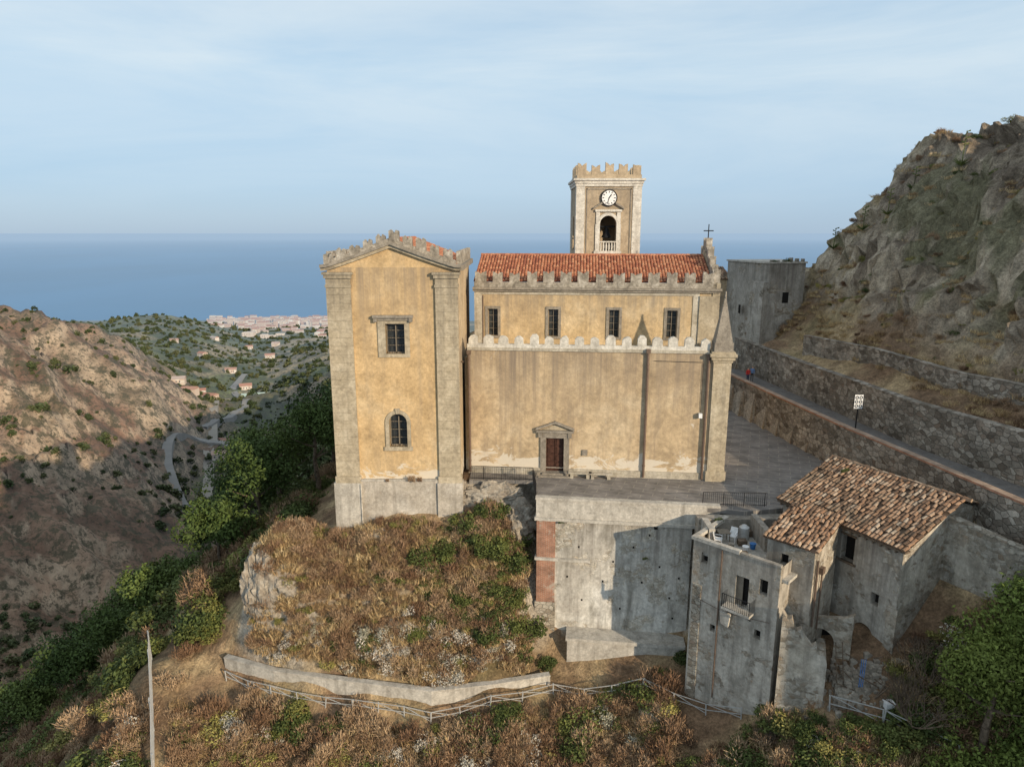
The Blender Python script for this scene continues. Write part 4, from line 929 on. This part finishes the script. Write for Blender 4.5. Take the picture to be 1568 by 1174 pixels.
F_tree=foliage('tree_leaves',(.11,.15,.035),(.14,.18,.04),(.18,.20,.05),.15)
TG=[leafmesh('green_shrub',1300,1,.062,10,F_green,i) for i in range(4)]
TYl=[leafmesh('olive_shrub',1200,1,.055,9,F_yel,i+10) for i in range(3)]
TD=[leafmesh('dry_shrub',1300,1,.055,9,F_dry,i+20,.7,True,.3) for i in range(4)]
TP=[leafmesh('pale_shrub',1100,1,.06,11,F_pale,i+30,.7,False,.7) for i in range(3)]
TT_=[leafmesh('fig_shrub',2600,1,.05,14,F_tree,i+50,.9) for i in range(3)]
def grassmesh(name,n,rad,h,mat,seed):
    r=np.random.default_rng(seed); a=r.uniform(0,6.28,n); q=rad*np.sqrt(r.random(n)); base=np.stack([q*np.cos(a),q*np.sin(a),np.full(n,-.1)],1)
    t=np.stack([r.normal(0,.35,n),r.normal(0,.35,n),np.ones(n)],1)*(h*r.uniform(.4,1.2,(n,1))); s=np.stack([np.cos(a*3),np.sin(a*3),np.zeros(n)],1)*.014
    v=np.stack([base-s,base+s,base+t*.6+s*.7+np.array([0,0,.02]),base+t],1).reshape(-1,3); return rawquads(name,v,mat,r.random(n))
TGr=[grassmesh('grass_tuft',260,.7,.45,F_grass,i) for i in range(3)]
def scatter(parent,temps,xs,ys,smin,smax,sink=.15,zs=.9):
    z=H(xs,ys)
    for i in range(len(xs)):
        me=temps[random.randrange(len(temps))]; o=bpy.data.objects.new(me.name,me); s=smin+(smax-smin)*random.random()**1.5
        o.location=(xs[i],ys[i],z[i]-sink*s); o.rotation_euler=(random.uniform(-.15,.15),random.uniform(-.15,.15),random.uniform(0,6.28)); o.scale=(s,s*random.uniform(.8,1.2),s*random.uniform(.7,1.15)*zs)
        link(o,parent)
def pts(n,x0,x1,y0,y1,cond=None,seed=1):
    r=np.random.default_rng(seed); x=r.uniform(x0,x1,n);y=r.uniform(y0,y1,n); k=~inpoly(x,y,PLAT)&~inpoly(x,y,ROADP)
    k&=~((x>.8)&(x<13.5)&(y>42.7)&(y<52))&~((x>10.8)&(x<17.6)&(y>36.3)&(y<45))&~((x>17)&(x<29)&(y>35.8)&(y<48))&~((x>-14)&(x<-3)&(y>48.4))
    k&=~((x>17.9)&(x<22.3)&(y>33.8)); k&=~((y>33.5)&(y<47)&(np.abs(x-fxp(y)-.3)<1.3))
    if cond is not None: k&=cond(x,y)
    return x[k],y[k]
sh=empty('garden_shrubs')
def gpy(x): return np.interp(x,[p[0] for p in gp],[p[1] for p in gp])
inside=lambda x,y:(y>gpy(x)+.9)&(x>-19.5)&(x<2.0)&(y<49)
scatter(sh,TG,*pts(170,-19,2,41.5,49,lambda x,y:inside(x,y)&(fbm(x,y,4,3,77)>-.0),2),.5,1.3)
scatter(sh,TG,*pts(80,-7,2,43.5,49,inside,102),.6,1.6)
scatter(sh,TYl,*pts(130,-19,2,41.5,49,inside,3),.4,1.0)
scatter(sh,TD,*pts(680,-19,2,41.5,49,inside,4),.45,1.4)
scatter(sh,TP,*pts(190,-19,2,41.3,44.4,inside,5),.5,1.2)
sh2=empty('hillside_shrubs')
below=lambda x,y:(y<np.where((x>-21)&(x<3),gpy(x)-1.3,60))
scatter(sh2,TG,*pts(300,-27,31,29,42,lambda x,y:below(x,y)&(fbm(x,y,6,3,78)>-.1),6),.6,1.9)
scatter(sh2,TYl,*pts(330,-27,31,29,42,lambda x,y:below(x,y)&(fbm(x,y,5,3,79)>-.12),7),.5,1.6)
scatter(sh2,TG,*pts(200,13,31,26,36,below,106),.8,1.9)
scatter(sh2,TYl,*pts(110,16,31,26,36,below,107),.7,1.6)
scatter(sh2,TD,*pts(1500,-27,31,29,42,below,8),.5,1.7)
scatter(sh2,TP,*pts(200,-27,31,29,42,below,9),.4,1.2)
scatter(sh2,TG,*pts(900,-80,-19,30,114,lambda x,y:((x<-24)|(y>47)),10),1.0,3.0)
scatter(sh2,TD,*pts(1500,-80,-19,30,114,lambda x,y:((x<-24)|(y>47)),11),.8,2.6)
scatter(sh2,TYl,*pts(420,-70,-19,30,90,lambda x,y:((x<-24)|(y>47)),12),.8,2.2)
sh3=empty('rocky_hill_shrubs')
hc=lambda x,y:(x>36)&(y>38)
scatter(sh3,TYl,*pts(380,33,70,30,100,hc,13),.3,1.1,.3); scatter(sh3,TG,*pts(200,33,70,30,100,hc,14),.3,1.1,.3); scatter(sh3,TD,*pts(900,32,70,30,100,lambda x,y:(x>33.5),15),.3,1.1,.2)
gr=empty('dry_grass')
scatter(gr,TGr,*pts(1500,-19.5,2,41,49,inside,16),.7,1.3,0)
scatter(gr,TGr,*pts(3000,-27,31,28,42,below,17),.7,1.6,0)
scatter(gr,TGr,*pts(700,33,48,38,85,None,18),.6,1.2,0)
def tree(name,loc,h,r,leafm,seed,nl=7000,ls=.13,lobes=16,flat=.6):
    R=random.Random(seed); e=empty(name,loc); mb=MB(); top=h-r*.6
    pr=Vector((0,0,-.8)); segs=5; 
    for i in range(segs):
        nx=Vector((R.uniform(-.15,.15)*h*.15,R.uniform(-.15,.15)*h*.15,top*(i+1)/segs)); mb.tube(pr,nx,.035*h*(1-i*.13),.035*h*(1-(i+1)*.13),8); pr=nx
        if i>=2:
            for k in range(3):
                a=R.uniform(0,6.28); q=nx+Vector((math.cos(a)*r*.6,math.sin(a)*r*.6,r*.35)); mb.tube(nx,nx.lerp(q,.5)+Vector((0,0,-.1)),.014*h,.009*h,6); mb.tube(nx.lerp(q,.5)+Vector((0,0,-.1)),q,.009*h,.003*h,5)
    mb.obj('trunk_and_limbs',[M_bark],e)
    me=leafmesh('crown',nl,r,ls,lobes,leafm,seed,flat); o=bpy.data.objects.new('crown',me); o.location=(0,0,top-r*.3); link(o,e); return e
for i,(x,y,h,r) in enumerate(((-25.5,70,11,5.8),(-21,76,10,5),(-28,79,10,5.4),(-24.5,62,8.5,4.4),(-20,66,9,4.4),(-29.5,71,9,4.8),(-31,78,8,4.6),(-51,80,11,5.4),(-46,84,10,5),(-54,74,9,4.6),(-58,82,10,5),(-41,79,7,4.0),(-36,62,6,3.6),(-62,92,10,5),(-45,62,6,3.6),(-52,64,6,3.6),(-27,58,6,3.4),(-48,72,7,4),(-60,72,8,4.4))):
    tree('pine_tree',(x,y,Hs(x,y)),h,r,F_pine,100+i,7000,.17,22,.8)
tree('fig_tree',(25.2,31.4,Hs(25.2,31.4)),7.0,3.4,F_tree,201,12000,.1,30,.85)
tree('fig_tree',(28.0,32.2,Hs(28.0,32.2)),6.4,3.2,F_tree,202,10000,.1,26,.85)
fb=empty('fig_shrubs')
for (x,y,s) in ((23.6,31.0,1.9),(25.2,30.4,2.1),(26.8,30.6,2.2),(28.3,31,2.0),(26.2,33,2.2),(24.6,33.0,1.7),(22.4,30.6,1.3),(27.6,33.8,2.0)):
    o=bpy.data.objects.new('fig_shrub',TT_[random.randrange(3)]); o.location=(x,y,Hs(x,y)-.1); o.scale=(s,s,s*1.1); o.rotation_euler=(0,0,random.uniform(0,6)); link(o,fb)
def bare(name,loc,h,seed):
    R=random.Random(seed); e=empty(name,loc); mb=MB()
    def br(p,d,l,r,k):
        q=p+d*l; mb.tube(p,q,r,r*.65,4)
        if k==0: return
        for _ in range(3): br(q,(d+Vector((R.uniform(-.7,.7),R.uniform(-.7,.7),R.uniform(-.1,.5)))).normalized(),l*.72,r*.62,k-1)
    for _ in range(6): br(Vector((0,0,-.2)),Vector((R.uniform(-.6,.6),R.uniform(-.6,.6),1)).normalized(),h*.3,.07,4)
    mb.obj('branches',[M_bark],e)
bare('bare_shrub',(22.4,33.0,Hs(22.4,33.0)),4.2,3); bare('bare_shrub',(23.3,34.2,Hs(23.3,34.2)),4.2,4); bare('bare_shrub',(15.2,35.6,Hs(15.2,35.6)),1.8,5)
sc=empty('wall_foot_shrubs')
for (x,y,s) in ((1.2,44.8,1.5),(2.6,44.0,1.0),(.2,46.5,1.6),(-.8,48,1.4),(12.3,42.6,1.1),(.9,47.8,1.3),(-2,48.3,1.1),(17.2,34.4,1.1),(14.8,36.1,1.0),(19.3,33.6,1.1),(-3,47.4,1.3),(-1,46.3,1.5),(.9,43.6,1.2),(21,32.6,1.2),(25,34.8,1.2)):
    me=TG[random.randrange(3)]; o=bpy.data.objects.new('shrub',me); o.location=(x,y,Hs(x,y)+.1); o.scale=(s,s,s*1.1); o.rotation_euler=(0,0,random.uniform(0,6)); link(o,sc)
lp=empty('ledge_plants')
for (x,y,z,s) in ((-7.6,48.6,.5,.5),(-7.0,48.65,.5,.35),(-9.4,48.6,.5,.25),(14.0,43.2,-.3,.35),(22.9,44.5,2.7,.4),(3.5,45.75,-1.6,.25),(9.5,44.9,-4,.25),(33.5,84.6,15.2,.6),(31.8,84.2,15.2,.4)):
    o=bpy.data.objects.new('plant',TD[0] if x<0 else TG[0]); o.location=(x,y,z-.1); o.scale=(s,s*.7,s); link(o,lp)
# agave flower stalks on the skyline of the rocky hill
for i,(x,y) in enumerate(((43.2,79),(45.2,78),(41.6,81),(47.6,74),(51.5,69),(39.8,84))):
    z=Hs(x,y); e=empty('agave',(x-1.0,y,z-.3)); mb=MB(); hh=random.uniform(2.2,3.6)
    for k in range(18):
        a=k*2.4; mb.tube((0,0,.1),(.8*math.cos(a),.8*math.sin(a),.35+.5*random.random()),.08,.01,4)
    mb.tube((0,0,0),(.1,0,hh),.05,.03,5)
    for k in range(7):
        a=k*2.1; z0=hh*(.6+.06*k); mb.tube((.08,0,z0),(.1+.35*math.cos(a),.35*math.sin(a),z0+.12),.02,.09,5)
    mb.obj('leaves_and_stalk',[F_green],e)
FarG=foliage('distant_tree_leaves',(.035,.052,.02),(.06,.078,.03),(.10,.105,.045))
TF=[leafmesh('distant_tree',200,1,.17,6,FarG,300+i,.8) for i in range(3)]
ft=empty('distant_trees'); r=np.random.default_rng(99)
N=11000; y=np.exp(r.uniform(math.log(110),math.log(2000),N)); t=r.uniform(-.95,-.2,N); x=t*y; z=H(x,y)
n1=fbm(x,y,60,4,88); prob=np.where(z<-130,.95,.22)+sstep(y,560,760)*.6+np.where(t>-.42,.3,0); k=(r.random(N)<prob)&(n1>-.3)
x,y=x[k],y[k]; z=z[k]
for i in range(len(x)):
    me=TF[i%3]; o=bpy.data.objects.new('tree',me); s=(1.2+3*random.random()**1.9)*(1+y[i]/1100); o.location=(x[i],y[i],z[i]-.15*s); o.rotation_euler=(0,0,random.uniform(0,6.28)); o.scale=(s*random.uniform(.8,1.2),s,s*random.uniform(.6,1.1)); link(o,ft)
import bmesh
def rock(loc,s,seed):
    bm=bmesh.new(); bmesh.ops.create_icosphere(bm,subdivisions=5,radius=1); r_=random.Random(seed); ox=r_.uniform(0,99)
    P=np.array([v.co[:] for v in bm.verts]); a=fbm(P[:,0]*1.5+ox+P[:,2],P[:,1]*1.5+P[:,2]*1.3,.9,6,seed,True)+.5*fbm(P[:,0]-P[:,1],P[:,2]*2,.35,4,seed+9,True)
    for v,q in zip(bm.verts,a):
        v.co=v.co*(1+.34*q); v.co.x*=s[0];v.co.y*=s[1];v.co.z*=s[2]
    me=bpy.data.meshes.new('rock_outcrop'); bm.to_mesh(me); bm.free(); me.materials.append(M_rockb); o=bpy.data.objects.new('rock_outcrop',me); o.location=loc; link(o)
for i,(x,y,z,sx,sy,sz) in enumerate(((-17.9,46.2,-8.0,1.2,1.2,3.2),(-16.7,46.1,-6.8,1.3,1.1,1.4),(-19.0,47,-7.4,1.0,1.5,2.8),(-9.0,47.9,-3.9,1.8,.8,.8),(-1.5,49.6,-1.6,2.2,.9,1.3),(.6,48.6,-3,1.2,1.2,1.6),(-3.5,48.1,-4.0,1.4,.8,.8))): rock((x,y,z),(sx,sy,sz),i+5)
# ================================================================ PEOPLE
def person(loc,yaw,shirt,pants):
    e=empty('person',loc,yaw)
    vs=[(0,0,.95),(0,0,1.15),(0,0,1.4),(0,0,1.52),(0,.01,1.6),(.09,0,.9),(.1,.03,.5),(.1,0,.08),(.1,-.12,.04),(-.09,0,.9),(-.1,-.03,.5),(-.1,.05,.08),(-.1,-.07,.04),(.19,0,1.42),(.24,.02,1.13),(.24,-.1,.9),(-.19,0,1.42),(-.24,.02,1.13),(-.24,-.06,.88),(0,0,1.68)]
    es=[(0,1),(1,2),(2,3),(3,4),(0,5),(5,6),(6,7),(7,8),(0,9),(9,10),(10,11),(11,12),(2,13),(13,14),(14,15),(2,16),(16,17),(17,18),(4,19)]
    rd=[.15,.13,.15,.055,.09,.09,.06,.045,.04,.09,.06,.045,.04,.06,.045,.035,.06,.045,.035,.1]
    me=bpy.data.meshes.new('body'); me.from_pydata(vs,es,[]); o=bpy.data.objects.new('body',me); link(o,e); m_=o.modifiers.new('s','SKIN')
    for i,q in enumerate(rd): me.skin_vertices[0].data[i].radius=(q,q*.8,)
    me.skin_vertices[0].data[0].use_root=True; o.modifiers.new('u','SUBSURF').levels=1; o.modifiers['u'].render_levels=1
    m,nt,b=newmat('clothes_and_skin'); tc=nd(nt,'ShaderNodeTexCoord'); sp=nd(nt,'ShaderNodeSeparateXYZ'); nt.links.new(tc.outputs['Object'],sp.inputs[0])
    dv=mth(nt,'DIVIDE',sp.outputs[2],2)
    rp=nd(nt,'ShaderNodeValToRGB'); rp.color_ramp.interpolation='CONSTANT'; nt.links.new(dv,rp.inputs[0]); el=rp.color_ramp.elements
    for _ in range(3): el.new(.5)
    for q,(p_,c_) in enumerate(((0,(.03,.025,.02)),(.05,pants),(.49,shirt),(.75,(.5,.3,.2)),(.845,(.04,.025,.015)))): el[q].position=p_; el[q].color=c4(c_)
    nt.links.new(rp.outputs[0],b.inputs[0]); me.materials.append(m)
person((25.6,72.5,2.7),.3,(.55,.05,.04),(.05,.06,.1)); person((26.3,73.2,2.7),-.5,(.15,.25,.45),(.06,.05,.05))

# ================================================================ LIGHT, SKY, CAMERA
sv=Vector((.64,-.71,.30)).normalized()
sun=bpy.data.lights.new('sun','SUN'); sun.energy=4.7; sun.angle=math.radians(.6); sun.color=(1,.82,.60); so=bpy.data.objects.new('sun',sun); so.rotation_euler=sv.to_track_quat('Z','Y').to_euler(); link(so)
w=bpy.data.worlds.new('World'); S.world=w; w.use_nodes=True; nt=w.node_tree; bg=nt.nodes['Background']
sky=nd(nt,'ShaderNodeTexSky',sky_type='NISHITA',sun_disc=False,sun_elevation=math.asin(sv.z),sun_rotation=math.atan2(sv.x,sv.y),altitude=300,air_density=1.0,dust_density=.6,ozone_density=1.5)
tc=nd(nt,'ShaderNodeTexCoord'); mp=nd(nt,'ShaderNodeMapping'); nt.links.new(tc.outputs['Generated'],mp.inputs[0]); mp.inputs['Scale'].default_value=(1.0,1.0,6)
nz=noise(nt,mp.outputs[0],1.5,6,.6,.5)
sp=nd(nt,'ShaderNodeSeparateXYZ'); nt.links.new(tc.outputs['Generated'],sp.inputs[0])
haze=ramp(nt,sp.outputs[2],[(0,(.36,.495,.65)),(.06,(.385,.55,.73)),(.2,(.47,.64,.79)),(.5,(.55,.64,.74)),(1,(.46,.54,.66))])
haze=mix(nt,1,haze,(10.,10.,10.),'MULTIPLY')
c=mix(nt,.86,sky.outputs[0],haze)
hr=ramp(nt,sp.outputs[2],[(0,.0),(.1,.35),(.3,1.)]); cf=ramp(nt,nz,[(.36,0.),(.66,.85)])
cm=mix(nt,1,hr,cf,'MULTIPLY')
c=mix(nt,cm,c,(6.9,7.7,8.1)); nt.links.new(c,bg.inputs[0]); bg.inputs[1].default_value=.112
cam=bpy.data.cameras.new('camera'); cam.lens=24; cam.sensor_width=36; cam.clip_start=.5; cam.clip_end=400000
co=bpy.data.objects.new('camera',cam); co.location=(0,0,CAMZ); co.rotation_euler=(math.radians(90-12.5),0,0); link(co); S.camera=co
S.view_settings.view_transform='Standard'; S.view_settings.look='None'; S.view_settings.exposure=0
